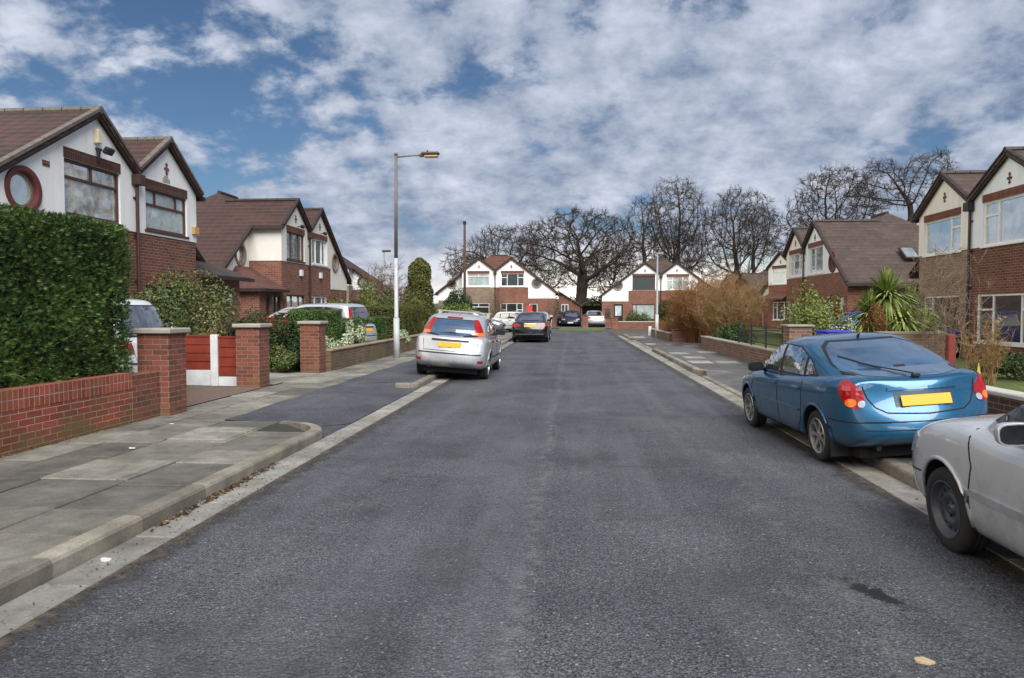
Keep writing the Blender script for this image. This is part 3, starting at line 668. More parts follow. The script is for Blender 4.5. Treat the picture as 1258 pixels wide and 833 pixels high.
        if sl != SL: main = main[:-3]+[(X(hwo), depth, z_o(hwo)), (X(1.4), 3.5, ZA)]
        rf.slab(main, .11)
        zv = ZA-SL*1.4
        rf.slab([(X(1.4)-sg*.0, V, ZA), (0, V, zv), (0, 1.5, zv), (X(1.4), 2.9, ZA)], .11)
        if sg == 1: rr = opt[1].get('roof', roof)
        rf.slab([(0, 1.5, zv), (X(1.4), 2.9, ZA), (X(uE), 3.5, topz), (0, 3.5, topz)], .11)
        rf.slab([(0, 3.5, topz), (X(uE), 3.5, topz), (X(hwo), depth, topz-.75*(depth-3.5)), (0, depth, topz-.75*(depth-3.5))], .11)
        roof_o = rf.build('roof', o.get('roof', roof), t)
        # ridge and verge tiles, barge boards, as pieces with gaps
        rd = MB()
        y = V-.02
        while y < 2.8: rd.tube([(X(1.4), y, ZA+.0), (X(1.4), min(y+.43, 2.9), ZA+.0)], .085, 8); y += .45
        rd.tube([(X(uE), 3.5, topz), (0, 3.5, topz)], .085, 8)
        def verge(mbq, a, b, w=.14, h=.05, step=.33, gap=.012, mat=0, y0=V-.03):
            A, Bv = Vector(a), Vector(b); L = (Bv-A).length; d = (Bv-A)/L; up = Vector((0, 1, 0)).cross(d); up = up if up.z > 0 else -up; q = 0
            while q < L-.02:
                q1 = min(L, q+step-gap); p0, p1 = A+d*q, A+d*q1
                vs = []
                for p in (p0, p1):
                    for yy in (y0, y0+w):
                        for hh in (-.02, h): vs.append(p+up*hh+Vector((0, yy, 0)))
                mbq.add(vs, [(0, 1, 3, 2), (4, 6, 7, 5), (0, 4, 5, 1), (2, 3, 7, 6), (1, 5, 7, 3), (0, 2, 6, 4)]); q += step
        uo = bw+.14 if rec else hwo
        if verge_tiles: verge(rd, (X(1.4), 0, ZA+.01), (X(uo), 0, z_o(uo)+.01), .15, .045, .34)
        else: verge(rd, (X(1.4), 0, ZA+.01), (X(uo), 0, z_o(uo)+.01), .13, .03)
        verge(rd, (X(1.4), 0, ZA+.01), (0, 0, zv+.01), .15 if verge_tiles else .13, .045 if verge_tiles else .03, .34)
        if rec: verge(rd, (X(bw+.16), 0, z_o(bw+.16)+.01), (X(hwo), 0, z_o(hwo)+.01), .13, .03, y0=rec-.3)
        rd.build('ridge_tiles', D_GREY if verge_tiles else D_DARK, roof_o)
        bb = MB()
        def board(a, b, y0):
            A, Bv = Vector(a), Vector(b); vs = [(A.x, y0, A.z-.03), (Bv.x, y0, Bv.z-.03), (Bv.x, y0, Bv.z-.17), (A.x, y0, A.z-.17)]; vs += [(v[0], y0+.03, v[2]) for v in vs]
            bb.add(vs, [(0, 1, 2, 3), (7, 6, 5, 4), (0, 4, 5, 1), (1, 5, 6, 2), (2, 6, 7, 3), (3, 7, 4, 0)])
        board((X(1.4), 0, ZA), (X(uo), 0, z_o(uo)), V+.03); board((X(1.4), 0, ZA), (0, 0, zv), V+.03)
        if rec:
            board((X(bw+.15), 0, z_o(bw+.15)), (X(hwo), 0, z_o(hwo)), rec-.23)
            ex = X(bw+.17); bb.box(min(ex, ex+sg*.1), max(ex, ex+sg*.1), V, rec-.26, z_o(bw+.17)-.14, z_o(bw+.17)-.02)
        bb.box(min(X(hwo), X(hwo)+sg*.09), max(X(hwo), X(hwo)+sg*.09), (rec-.25 if rec else V), depth, z_o(hwo)-.15, z_o(hwo)-.03)
        bb.build('barge_board', barge, t)
        # small ornament near the gable top
        if o.get('diamond', True):
            mb = MB(); c0 = X(1.4)
            for dx, dz, s_ in ((0, .0, .07), (0, .11, .055), (0, -.11, .055), (.07, 0, .04), (-.07, 0, .04)):
                mb.prism([(c0+dx-s_, 5.28+dz), (c0+dx, 5.28+dz-s_), (c0+dx+s_, 5.28+dz), (c0+dx, 5.28+dz+s_)], -.045-.001*(dx != 0), -.015)
            mb.build('diamond_ornament', B_DARK, t)
    # downpipe in the valley with its hopper head
    mb = MB(); zv = ZA-SL*1.4
    mb.tube([(0, -.09, -.1), (0, -.09, zv-.35)], .04, 10); mb.bev(-.13, .13, -.24, -.025, zv-.38, zv-.12, .015)
    for z in (1, 2.3, 3.4, 4.3): mb.box(-.07, .07, -.06, -.022, z, z+.04)
    mb.build('drainpipe', PIPE if barge is D_DARK else PIPEB, t)
    if chimney:
        for cx, cy in chimney:
            mb = MB().bev(cx-.35, cx+.35, cy-.25, cy+.25, 5.2, 7.15, .01); c = mb.build('chimney', B_DARK, t)
            mb = MB()
            for dx in (-.17, .17): mb.lathe([(.09, 7.15), (.11, 7.2), (.09, 7.4), (.10, 7.45), (.07, 7.45), (.07, 7.15)], 12, c=(cx+dx, cy, 0))
            mb.build('chimney_pot', plain('terracotta', '#8a5038', .8), c)
    return t
def W2(u0, u1, z0, z1, fm, glass, bars, **k): return dict(u=(u0, u1), z=(z0, z1), fm=fm, glass=glass, bars=bars, **k)
def RW(u, z, **k): return dict(kind='round', u=(u, u), z=(z, z), **k)
def DR(u0, u1, z0, z1, mat, **k): return dict(kind='door', u=(u0, u1), z=(z0, z1), mat=mat, **k)

# A: nearest pair on the left. facing +x: local +x is away from the camera
hA = pair('nearest left house, white gables above the clipped hedge, floodlight under the gable', (-10.6, 16.7, 0), R(90),
     dict(brick=B_DARK, render=R_WHITE, slope=.62, zb2=2.55, diamond=False, wins=[W2(.55, 2.42, 3.62, 4.80, F_WOOD, G_TREE, B_A1, lintel=B_SOLD), RW(3.57, 3.93, r=.46, cross=False, glass=G_NET, ring=plain('red_brown_ring', '#5e2f2b', .7)), W2(.5, 2.5, .95, 2.2, F_WOOD, G_NET, B_TOP)]),
     dict(brick=B_RED, render=R_WHITE, rec=1.3, zb2=2.4, wins=[W2(.45, 2.38, 3.62, 4.66, F_WOOD, G_NET, B_A2, lintel=B_SOLD), W2(.42, 2.42, .95, 2.22, F_WOOD, G_NET, B_A2, lintel=B_SOLD2)]),
     T_BROWN, verge_tiles=True, chimney=[(4.2, 5.4)])
def wallbit(par, name, mat, boxes, bevel=0):
    mb = MB()
    for b in boxes: (mb.bev(*b, bevel) if bevel else mb.box(*b))
    return mb.build(name, mat, par)
# A: porch / garage with lean-to roof on the far side (local x 2.87..5.4)
p = wallbit(hA, 'porch', B_RED, [(2.88, 5.5, -.0, 1.28, -.2, 2.55)])
cut(p, MB().box(3.15, 4.25, -.3, .12, .2, 2.2)); uvmap(p.data)
MB().slab([(2.88, -.3, 2.62), (5.75, -.3, 2.62), (5.75, 1.25, 3.2), (2.88, 1.25, 3.2)], .1).build('porch_roof', T_DARK, hA)
MB().box(2.9, 5.75, -.39, -.30, 2.50, 2.60).build('gutter', D_DARK, hA)
window(hA, 3.15, 4.25, .2, 2.2, 0, WOODC, glassmat('amber_glass', '#b98a4c', .1), [('v', .35, 0, 1), ('v', .65, 0, 1), ('h', .75, 0, 1)], name='door', sill=False, fw=.09)
mb = MB(); mb.bev(4.6, 4.75, -.12, -.005, 1.85, 2.1, .02); mb.build('wall_lamp', F_WHITE, hA)
# A: floodlight + alarm box under the near gable
mb = MB(); mb.bev(-1.47, -1.33, -.14, -.022, 5.30, 5.62, .02); fl = mb.build('alarm_box', plain('cream_plastic', '#cfc6a8', .5), hA)
mb = MB(); mb.tube([(-1.4, -.03, 5.2), (-1.4, -.16, 5.16)], .03, 8); M_ = Matrix.Translation((-1.28, -.25, 5.16)) @ Matrix.Rotation(R(35), 4, 'X'); mb.bev(-.13, .13, -.05, .05, -.08, .08, .015, M=M_); mb.tube([(-1.42, -.10, 5.16), (-1.42, -.11, 4.95)], [.05, .03], 8)
mb.build('floodlight', PIPEB, hA)
wallbit(hA, 'vent_brick', B_DARK, [(-3.06+.02, -2.86+.02, -.03, -.018, 4.50, 4.62)])
wallbit(hA, 'burglar_alarm', plain('buff_box', '#b9975f', .6), [(2.62, 2.84, -.12, -.022, 3.72, 3.92)])
wallbit(hA, 'render_patch', plain('bare_render', '#a69a86', .9, var=.3), [(1.22, 1.55, -.03, -.022, 4.93, 5.03), (1.28, 1.47, -.029, -.021, 5.03, 5.1)])

# B: second pair on the left
hB = pair('cream rendered house with hipped tiled porch behind the two silver cars in the drive', (-11.2, 29.85, 0), R(90),
     dict(brick=B_ORANGE, render=R_CREAM, rec=1.3, zb2=2.35, wins=[W2(.45, 2.35, 3.60, 4.72, F_WOOD, G_REFL, B_3V, lintel=B_SOLD2), W2(.45, 2.35, .75, 2.2, F_WOOD, G_NET, B_3V), RW(3.62, 3.70, y=1.3, r=.45, ring=F_GREYW, glass=G_TREE, cross=False)]),
     dict(brick=B_ORANGE, render=R_CREAM, wins=[W2(.45, 2.35, 3.60, 4.72, F_WHITE, G_REFL, B_3V, lintel=B_SOLD2), W2(.3, 2.3, .75, 2.2, F_WHITE, G_DARK, B_U3), RW(3.4, 3.82, r=.46, ring=F_GREYW), DR(3.0, 3.5, .2, 2.2, WOODC), W2(3.95, 4.6, .9, 2.15, F_WHITE, G_REFL, [])]),
     T_BROWN, group='semi-detached houses')
p = wallbit(hB, 'porch', B_ORANGE, [(-4.9, -2.87, -.0, 1.7, -.2, 2.32)])
cut(p, MB().box(-3.75, -2.95, -.3, .12, .2, 2.15).box(-4.3, -3.95, -.3, .12, .9, 2.1)); uvmap(p.data)
a, b, zt, ze = -5.1, -2.87, 3.25, 2.38
MB().slab([(a, -.25, ze), (b, -.25, ze), (b, 1.25, zt), (-4.0, 1.25, zt)], .1).slab([(a, -.25, ze), (-4.0, 1.25, zt), (-4., 1.9, zt), (a, 1.9, ze)], .1).build('porch_roof', T_RED, hB)
MB().box(a-.05, b, -.34, -.25, ze-.12, ze-.01).box(a-.09, a, -.25, 1.9, ze-.12, ze-.01).build('gutter', D_DARK, hB)
window(hB, -3.75, -2.95, .2, 2.15, 0, PIPE, G_DARK, [('v', .5, 0, 1), ('h', .5, 0, 1)], name='door', sill=False)
window(hB, -4.3, -3.95, .9, 2.1, 0, F_WOOD, G_DARK, [], name='window')
for x in (-1.0, 1.3): wallbit(hB, 'alarm_box', F_WHITE, [(x, x+.2, -.1, -.003, 3.0, 3.25)])
for x in (-1.2, 1.5): mb = MB(); mb.tube([(x, -.03, 5.0), (x, -.2, 5.0)], .02, 6); mb.bev(x-.12, x+.12, -.28, -.18, 4.92, 5.06, .02); mb.build('floodlight', PIPEB, hB)

# C: corner house beyond on the left, seen front on
hC = pair('small white gabled house end with a round window, past the last house on the left', (-20.3, 55.0, 0), R(4),
     dict(brick=B_BROWN, render=R_WHITE, wins=[]),
     dict(brick=B_BROWN, render=R_WHITE, rec=1.3, zb2=2.5, wins=[RW(3.7, 3.8, y=1.3, r=.46, ring=D_DARK), W2(.45, 2.35, 3.6, 4.72, F_WHITE, G_REFL, B_U3)]), T_BROWN)
wallbit(hC, 'porch', B_BROWN, [(2.9, 5.3, .1, 1.27, -.2, 2.3)])
MB().slab([(2.9, -.2, 2.35), (5.6, -.2, 2.35), (5.6, 1.25, 3.2), (2.9, 1.25, 3.2)], .1).build('porch_roof', T_BROWN, hC)

# D: end of the street, left of the oak
hD = pair('white gabled pair left of the big oak, half buff half red brick', (-6.55, 61.5, 0), 0,
     dict(brick=B_BROWN, render=R_WHITE, rec=1.3, zb2=2.4, wins=[W2(.5, 2.4, 3.6, 4.70, F_WHITE, G_NET, [('h', .78, 0, 1), ('v', .5, .78, 1)], lintel=B_SOLD2), RW(4.0, 3.85, y=1.3, r=.44, ring=F_GREYW, glass=G_DARK), W2(.5, 2.4, .9, 2.15, F_WHITE, G_DARK, B_TOP)]),
     dict(brick=B_ORANGE, render=R_WHITE, wins=[W2(.5, 2.5, 3.6, 4.70, F_WHITE, G_DARK, B_U3, lintel=B_SOLD2), RW(3.57, 3.85, r=.44, ring=F_GREYW, glass=G_DARK), W2(.45, 2.4, .35, 2.15, F_WHITE, G_DARK, B_U3), W2(2.95, 3.65, .3, 2.1, F_WHITE, G_DARK, [], sill=False)]),
     T_RED, barge=D_DARK)
# side garage
gar = thing('garage', 'brick lean-to garage with a small white window behind the parked dark cars', 'garage', (-1.25, 70.5, 0))
MB().prism([(0, -.1), (2.1, -.1), (2.1, 1.9), (0, 3.3)], 0, 4).build('wall', B_ORANGE, gar)
MB().slab([(-.1, -.25, 3.5), (2.35, -.25, 1.95), (2.35, 4.2, 1.95), (-.1, 4.2, 3.5)], .1).build('roof', T_GREY, gar)
window(gar, .25, .95, 1.2, 2.1, -.1, F_WHITE, G_DARK, [('v', .5, 0, 1)])
cp = thing('carport', 'open carport with a low pitched roof between the two end houses', 'carport', (.95, 71.2, 0))
mb = MB()
for x in (.05, 2.15):
    for y in (0, 3.6): mb.box(x-.05, x+.05, y-.05, y+.05, 0, 2.0)
mb.build('post', F_GREYW, cp)
MB().slab([(-.15, -.2, 2.0), (1.1, -.2, 2.75), (1.1, 4, 2.75), (-.15, 4, 2.0)], .08).slab([(2.35, -.2, 2.0), (1.1, -.2, 2.75), (1.1, 4, 2.75), (2.35, 4, 2.0)], .08).build('roof', T_DARK, cp)
MB().box(0, 2.2, 3.7, 3.75, 0, 2.0).build('back_panel', F_GREYW, cp)

# E: end of the street, right of the oak
hE = pair('white gabled red brick pair at the street end right of the big oak', (7.95, 65.0, -.22), R(-2),
     dict(brick=B_ORANGE, render=R_WHITE, wins=[W2(.5, 2.5, 3.6, 4.80, F_WOOD, G_DARK, [('v', .18, 0, 1)], lintel=B_SOLD2), RW(3.8, 3.98, r=.46, ring=F_GREYW, glass=G_DARK), W2(.5, 2.5, .95, 2.3, F_WOOD, G_NET, [('v', .82, 0, 1)]), DR(3.35, 4.15, .2, 2.3, PIPEB, glass=G_NET), W2(4.45, 4.95, 1.1, 1.9, F_WOOD, G_DARK, [])]),
     dict(brick=B_ORANGE, render=R_WHITE, zb2=2.55, wins=[W2(.5, 2.45, 3.6, 4.75, F_WHITE, G_NET, B_U3, lintel=B_SOLD2), RW(3.57, 3.9, r=.44, ring=F_GREYW, glass=G_NET), W2(.45, 2.4, .9, 2.3, F_WHITE, G_NET, B_U3)]),
     T_GREY)
hE2 = pair('plain brick house roof glimpsed behind the rust brown hedge, right of the end pair', (16.0, 72.0, -1.0), R(-75),
     dict(brick=B_ORANGE, render=B_ORANGE, diamond=False, wins=[]), dict(brick=B_ORANGE, render=B_ORANGE, diamond=False, wins=[]), T_GREY)

# F: far pair on the right, facing -x: local +x is toward the camera
hF = pair('far right white gabled house with a roof skylight, behind the spiky palm', (11.5, 36.6, -.28), R(-90),
     dict(brick=B_ORANGE, render=R_CREAM, rec=1.3, zb2=2.4, wins=[W2(.4, 2.4, 3.6, 4.75, F_WHITE, G_REFL, B_U3, lintel=B_SOLD2), W2(.4, 2.4, .8, 2.2, F_WHITE, G_DARK, B_U3)]),
     dict(brick=B_ORANGE, render=R_BLUE, zb2=3.5, wins=[W2(.5, 2.4, 3.6, 4.85, F_WHITE, G_REFL, [('v', .4, 0, 1)], lintel=B_SOLD2), RW(3.6, 3.98, r=.46, ring=plain('red_brown_ring', '#5e2f2b', .7), glass=G_DARK, cross=False), W2(.5, 2.3, .6, 2.3, F_WHITE, G_DARK, B_R2), DR(3.0, 3.6, .3, 2.3, F_WHITE, glass=G_NET), W2(4.4, 4.8, .5, 2.4, F_WHITE, G_NET, [])]),
     T_GREY, kx=(1.05, 1.07), depth=8.1)
# roof window in the near slope
M_ = Matrix.Translation((5.2*.82, 3.0, 4.28)) @ Matrix.Rotation(math.atan(.75/1.07), 4, 'Y')
sk = MB().bev(-.45, .45, -.3, .3, .0, .09, .01, M=M_).build('skylight', D_DARK, hF); MB().box(-.38, .38, -.24, .24, .092, .097, M=M_).build('pane', G_REFL, sk)
# G: pair facing the turning circle, mostly hidden
_a = R(22); tt = Vector((-math.sin(_a), math.cos(_a), 0)); pe = Vector((15.6, 58.5, 0)); cG = pe-tt*2.85
hG = pair('white gable with one window just left of the far right house, tiled porch below', tuple(cG), -(math.pi/2-_a),
     dict(brick=B_ORANGE, render=R_WHITE, rec=1.3, zb2=2.4, wins=[W2(.45, 2.4, 3.6, 4.8, F_WHITE, G_NET, [('h', .78, 0, 1)], lintel=B_SOLD2), W2(.5, 2.3, .8, 2.2, F_WHITE, G_DARK, B_U3)]),
     dict(brick=B_ORANGE, render=R_WHITE, wins=[]), T_BROWN)
MB().slab([(-2.6, -.8, 2.45), (-.2, -.8, 2.45), (-.2, -.03, 3.0), (-2.6, -.03, 3.0)], .1).build('porch_roof', T_RED, hG)

# H: nearest pair on the right, partly out of frame
hH = pair('nearest right house, buff brick left of its black drainpipe, dark red brick right', (12.0, 22.7, -.06), R(-90),
     dict(brick=B_BROWN, render=R_CREAM, rec=1.3, zb2=2.4, slope=.75, wins=[W2(.55, 2.55, 3.50, 4.62, F_WHITE, G_REFL, B_U2, lintel=B_SOLD2), W2(.55, 2.55, .80, 2.12, F_WHITE, G_DARK, [('v', .76, 0, 1), ('h', .68, .76, 1)])]),
     dict(brick=B_DARK, render=R_BLUE, zb2=3.5, wins=[W2(.42, 2.45, 3.52, 4.78, F_WHITE, G_REFL, B_U3, lintel=B_SOLD2), W2(.25, 2.45, .72, 2.12, F_WHITE, G_DARK, B_U3), RW(3.6, 3.9, r=.46)]),
     T_GREY, kx=(1.15, 1.3), barge=plain('brown_barge', '#35251f', .6))
# ------------------------------------------------------------------ cars
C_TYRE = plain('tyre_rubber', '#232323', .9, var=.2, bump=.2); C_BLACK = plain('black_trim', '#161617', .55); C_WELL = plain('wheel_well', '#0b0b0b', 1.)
C_CHROME = plain('chrome', '#b9bcc0', .12, 1., var=.03); C_STEEL = plain('painted_steel_wheel', '#4c5056', .45, .5, var=.25); C_ALLOY = plain('alloy_wheel', '#a9aaa8', .35, .8, var=.2)
C_RED = plain('red_lens', '#8e1016', .12, coat=1, var=.2, scale=20); C_ORANGE = plain('amber_lens', '#e0701c', .12, coat=1, var=.1); C_CLEAR = plain('clear_lens', '#c9ccd0', .08, .5, coat=1)
C_PLATE = plain('yellow_plate', '#dba414', .5, var=.03); C_PLATEW = plain('white_plate', '#d9d9d4', .5, var=.03); C_GLASS = glassmat('car_glass', '#101418', .20, var=.5, scale=1.6)
C_GLASSB = glassmat('car_rear_glass', '#1d405f', .03, var=.5, scale=1.2); C_GLASSS = glassmat('car_side_glass', '#15181b', .38, var=.5, scale=1.6); C_SEAM = plain('shut_line', '#0d0d0e', .9)  # rear glass: blue of the reflected sky is put into its base colour
P_BLUE = paint('metallic_blue_paint', '#1a587c', .55, .3); P_SILVER = paint('silver_paint', '#bcbfc4', .5, .28); P_WHITE = paint('white_paint', '#d8dadc', .0, .35)
P_BLACK = paint('black_paint', '#08090b', .2, .2); P_GREY = paint('grey_paint', '#75787c', .6, .3); P_DBLUE = paint('dark_blue_paint', '#232c47', .4, .3); P_ROYAL = paint('royal_blue_paint', '#17308f', .3, .3); P_PALE = paint('pale_silver_paint', '#c2c6ca', .5, .32)

def lerp_table(xs, ys, x): return float(np.interp(x, xs, ys))
def car_body(sp):
    """lower body loft + cabin loft, subdivided; returns mesh data"""
    bm = bmesh.new(); st = sp['low']        # (x, w, zbot, ztop)
    rings = []; NY = (-1, -.5, 0, .5, 1)
    def ringpts(x, w, zb, zt):
        rows = [(w*.86, zb), (w*.975, zb+.07), (w*.995, zb+(zt-zb)*.42), (w, zb+(zt-zb)*.62), (w*.975, zt-.10), (w*.90, zt-.02)]
        cr = sp.get('crown', .03)
        bot = [(rows[0][0]*f, zb) for f in NY]; top = [(rows[5][0]*f, zt-.0+cr*(1-f*f)) for f in NY]
        loop = bot+[(r, z) for r, z in rows[1:5]]+top[::-1]+[(-r, z) for r, z in rows[1:5]][::-1]
        return [(x, y, z) for y, z in loop]
    sh = sp.get('shift', {})
    for i, s_ in enumerate(st):
        pts = ringpts(*s_)
        if i in (0, len(st)-1):
            tab = sh['rear'] if i == 0 else sh['front']     # x offset by height
            pts = [(x+lerp_table(tab[0], tab[1], z)*(1 if i == 0 else -1), y, z) for x, y, z in pts]
        rings.append([bm.verts.new(p) for p in pts])
    n = len(rings[0])
    for a, b in zip(rings[:-1], rings[1:]):
        for k in range(n): bm.faces.new((a[k], b[k], b[(k+1) % n], a[(k+1) % n]))
    for e, dirn in ((0, -1), (len(st)-1, 1)):
        rg = rings[e]; bulge = sp.get('bulge', .07)
        bot = rg[0:5]; right = rg[5:9]; top = rg[9:14][::-1]; left = rg[14:18][::-1]
        rows = [bot]
        for j in range(4):
            lr = (left[j], right[j]); mid = []
            for q in (1, 2, 3):
                f = q/4; p = lr[0].co.lerp(lr[1].co, f); g = 1-(2*f-1)**2; p.x += dirn*bulge*g
                mid.append(bm.verts.new(p))
            rows.append([left[j]]+mid+[right[j]])
        rows.append(top)
        for v in bot[1:4]+top[1:4]: v.co.x += dirn*bulge*.8
        for a, b in zip(rows[:-1], rows[1:]):
            for k in range(4): bm.faces.new((a[k], a[k+1], b[k+1], b[k]))
    # cabin
    lev = sp['cabin']          # (z, xf, xr, w)
    R_ = []
    for (z, xf, xr, w) in lev:
        L = xf-xr
        half = [(xf, 0), (xf-.015, .5*w), (xf-.07, .83*w), (xf-.22, .965*w), (xf-.38*L, w), (xr+.36*L, w), (xr+.30, .965*w), (xr+.10, .86*w), (xr+.02, .5*w), (xr, 0)]
        pts = half+[(x, -y) for x, y in half[1:-1]][::-1]
        R_.append([bm.verts.new((x, y, z)) for x, y in pts])
    n = len(R_[0])
    for a, b in zip(R_[:-1], R_[1:]):
        for k in range(n): bm.faces.new((a[k], a[(k+1) % n], b[(k+1) % n], b[k]))
    top = R_[-1]; cx = sum(v.co.x for v in top)/n; zt = lev[-1][0]
    prev = top
    for f, dz in ((.86, .022), (.45, .045)):
        cur = [bm.verts.new((cx+(v.co.x-cx)*f, v.co.y*f, zt+dz)) for v in top]
        for k in range(n): bm.faces.new((prev[k], prev[(k+1) % n], cur[(k+1) % n], cur[k]))
        prev = cur
    c = bm.verts.new((cx, 0, zt+.05))
    for k in range(n): bm.faces.new((prev[k], prev[(k+1) % n], c))
    bm.faces.new(R_[0][::-1])
    bmesh.ops.recalc_face_normals(bm, faces=bm.faces)
    me = bpy.data.meshes.new('body'); bm.to_mesh(me); bm.free()
    o = bpy.data.objects.new('tmp', me); COL.objects.link(o)
    md = o.modifiers.new('s', 'SUBSURF'); md.levels = sp.get('sub', 2); md.render_levels = md.levels
    bpy.context.view_layer.update(); dg = bpy.context.evaluated_depsgraph_get(); nm = bpy.data.meshes.new_from_object(o.evaluated_get(dg))
    bpy.data.objects.remove(o); bpy.data.meshes.remove(me); return nm
class Shell:
    def __init__(s, me):
        bm = bmesh.new(); bm.from_mesh(me); s.t = BVHTree.FromBMesh(bm); bm.free()
    def hit(s, th, a, z):
        t = Vector((-math.sin(th), math.cos(th), 0)); d = Vector((math.cos(th), math.sin(th), 0))
        o = t*a+d*8; o.z = z
        h = s.t.ray_cast(o, -d); return (h[0], h[1]) if h[0] else (None, None)
    def patch(s, th, poly, off=.004, step=.06, rim=.02):
        """polygon given in (a, z) seen from azimuth th, laid on the body as a thin shell"""
        bm = bmesh.new(); vs = [bm.verts.new((a, z, 0)) for a, z in poly]; bm.faces.new(vs)
        for ax in (0, 1):
            lo = min(p[ax] for p in poly); hi = max(p[ax] for p in poly); k = int((hi-lo)/step)
            for i in range(1, k+1):
                co = [0, 0, 0]; no = [0, 0, 0]; co[ax] = lo+(hi-lo)*i/(k+1); no[ax] = 1
                bmesh.ops.bisect_plane(bm, geom=bm.verts[:]+bm.edges[:]+bm.faces[:], plane_co=co, plane_no=no)
        bm.verts.ensure_lookup_table(); out = {}; V = []; ok = set()
        for v in bm.verts:
            h, nn = s.hit(th, v.co.x, v.co.y)
            if h is None: continue
            out[v.index] = len(V); V.append((h+nn*off, h-nn*rim))
        Fs = []
        n = len(V); vs = [tuple(a) for a, b in V]+[tuple(b) for a, b in V]
        for f in bm.faces:
            if all(v.index in out for v in f.verts): Fs.append([out[v.index] for v in f.verts])
        cnt = {}
        for f in Fs:
            for i in range(len(f)): cnt[(f[i], f[(i+1) % len(f)])] = 1
        for f in list(Fs):
            for i in range(len(f)):
                a, b = f[i], f[(i+1) % len(f)]
                if (b, a) not in cnt: Fs.append([b, a, a+n, b+n])
        bm.free(); return vs, Fs
def side(x0): return x0
def polyline_strip(pts, w):
    P = [Vector((a, b, 0)) for a, b in pts]; L, Rr = [], []
    for i, p in enumerate(P):
        d = (P[min(i+1, len(P)-1)]-P[max(i-1, 0)]).normalized(); nn = Vector((-d.y, d.x, 0))*w/2; L.append(p+nn); Rr.append(p-nn)
    return [(v.x, v.y) for v in L+Rr[::-1]]
def wheel(par, x, y, r, w, style, sgn):
    """sgn +1 = left side (outer face +y)"""
    t = bpy.data.objects.new('wheel', None); COL.objects.link(t); t.parent = par; t.location = (x, y, r)
    mb = MB(); hw = w/2
    mb.lathe([(r*.66, -hw*.9), (r*.80, -hw), (r*.95, -hw*.9), (r, -hw*.62), (r*1.003, -hw*.2), (r*.99, -hw*.18), (r*.99, -hw*.12), (r*1.003, -hw*.1), (r*1.003, hw*.1), (r*.99, hw*.12), (r*.99, hw*.18), (r*1.003, hw*.2), (r, hw*.62), (r*.95, hw*.9), (r*.80, hw), (r*.66, hw*.9)], 40, axis='Y', closed=True)
    mb.build('tyre', C_TYRE, t, smooth=True)
    rr = r*.68; f = sgn*hw
    mb = MB(); mat = C_STEEL if style == 'steel' else C_ALLOY
    if style == 'steel':
        mb.lathe([(rr*1.02, f*.95), (rr*.98, f*1.0), (rr*.93, f*.9), (rr*.88, f*.55), (rr*.80, f*.42), (rr*.62, f*.42), (rr*.55, f*.60), (rr*.42, f*.62), (rr*.36, f*.40), (rr*.2, f*.40), (rr*.17, f*.62), (.0001, f*.64), (.0001, -f*.6), (rr, -f*.6)], 48, axis='Y')
    else:
        mb.lathe([(rr*1.03, f*.93), (rr*1.0, f*1.0), (rr*.93, f*.92), (rr*.90, f*.3), (rr*.90, -f*.8)], 48, axis='Y')
        mb.lathe([(rr*.24, f*.35), (rr*.26, f*.72), (rr*.18, f*.8), (.0001, f*.8), (.0001, f*.35)], 20, axis='Y')
        ns = {'alloy7': 7, 'cover': 9, 'alloy5': 5}.get(style, 7)
        for k in range(ns):
            a = 2*math.pi*k/ns; c, s_ = math.cos(a), math.sin(a); r0, r1 = rr*.2, rr*.93; w0, w1 = rr*.10, rr*.15*(1 if style != 'cover' else 1.25)
            vs = []
            for q, ww, yy in ((r0, w0, f*.74), (r1*.6, w0*.9, f*.66), (r1, w1, f*.84)):
                for e in (-1, 1):
                    vs.append((q*c-e*ww*s_, yy, q*s_+e*ww*c)); vs.append((q*c-e*ww*s_, yy-sgn*.03, q*s_+e*ww*c))
            fs = []
            for b in (0, 4): fs += [(b, b+2, b+6, b+4), (b+1, b+5, b+7, b+3), (b, b+4, b+5, b+1), (b+2, b+3, b+7, b+6)]
            mb.add(vs, fs)
    mb.build('rim', mat, t, smooth=(style == 'steel'))
    if style == 'steel':
        mb = MB()
        for k in range(14):
            a = 2*math.pi*k/14; c, s_ = math.cos(a)*rr*.71, math.sin(a)*rr*.71
            mb.lathe([(.0001, f*.435), (rr*.065, f*.435), (rr*.065, f*.405), (.0001, f*.405)], 10, axis='Y', c=(c, 0, s_))
        for k in range(4):
            a = 2*math.pi*k/4+.4; c, s_ = math.cos(a)*rr*.27, math.sin(a)*rr*.27; mb.lathe([(.0001, f*.48), (rr*.05, f*.48), (rr*.05, f*.40), (.0001, f*.4)], 8, axis='Y', c=(c, 0, s_))
        mb.build('rim_hole', C_WELL, t)
    else:
        mb = MB().lathe([(.0001, f*.25), (rr*.93, f*.25), (rr*.93, f*.15), (.0001, f*.15)], 30, axis='Y'); mb.build('brake_disc', C_WELL, t)
    return t
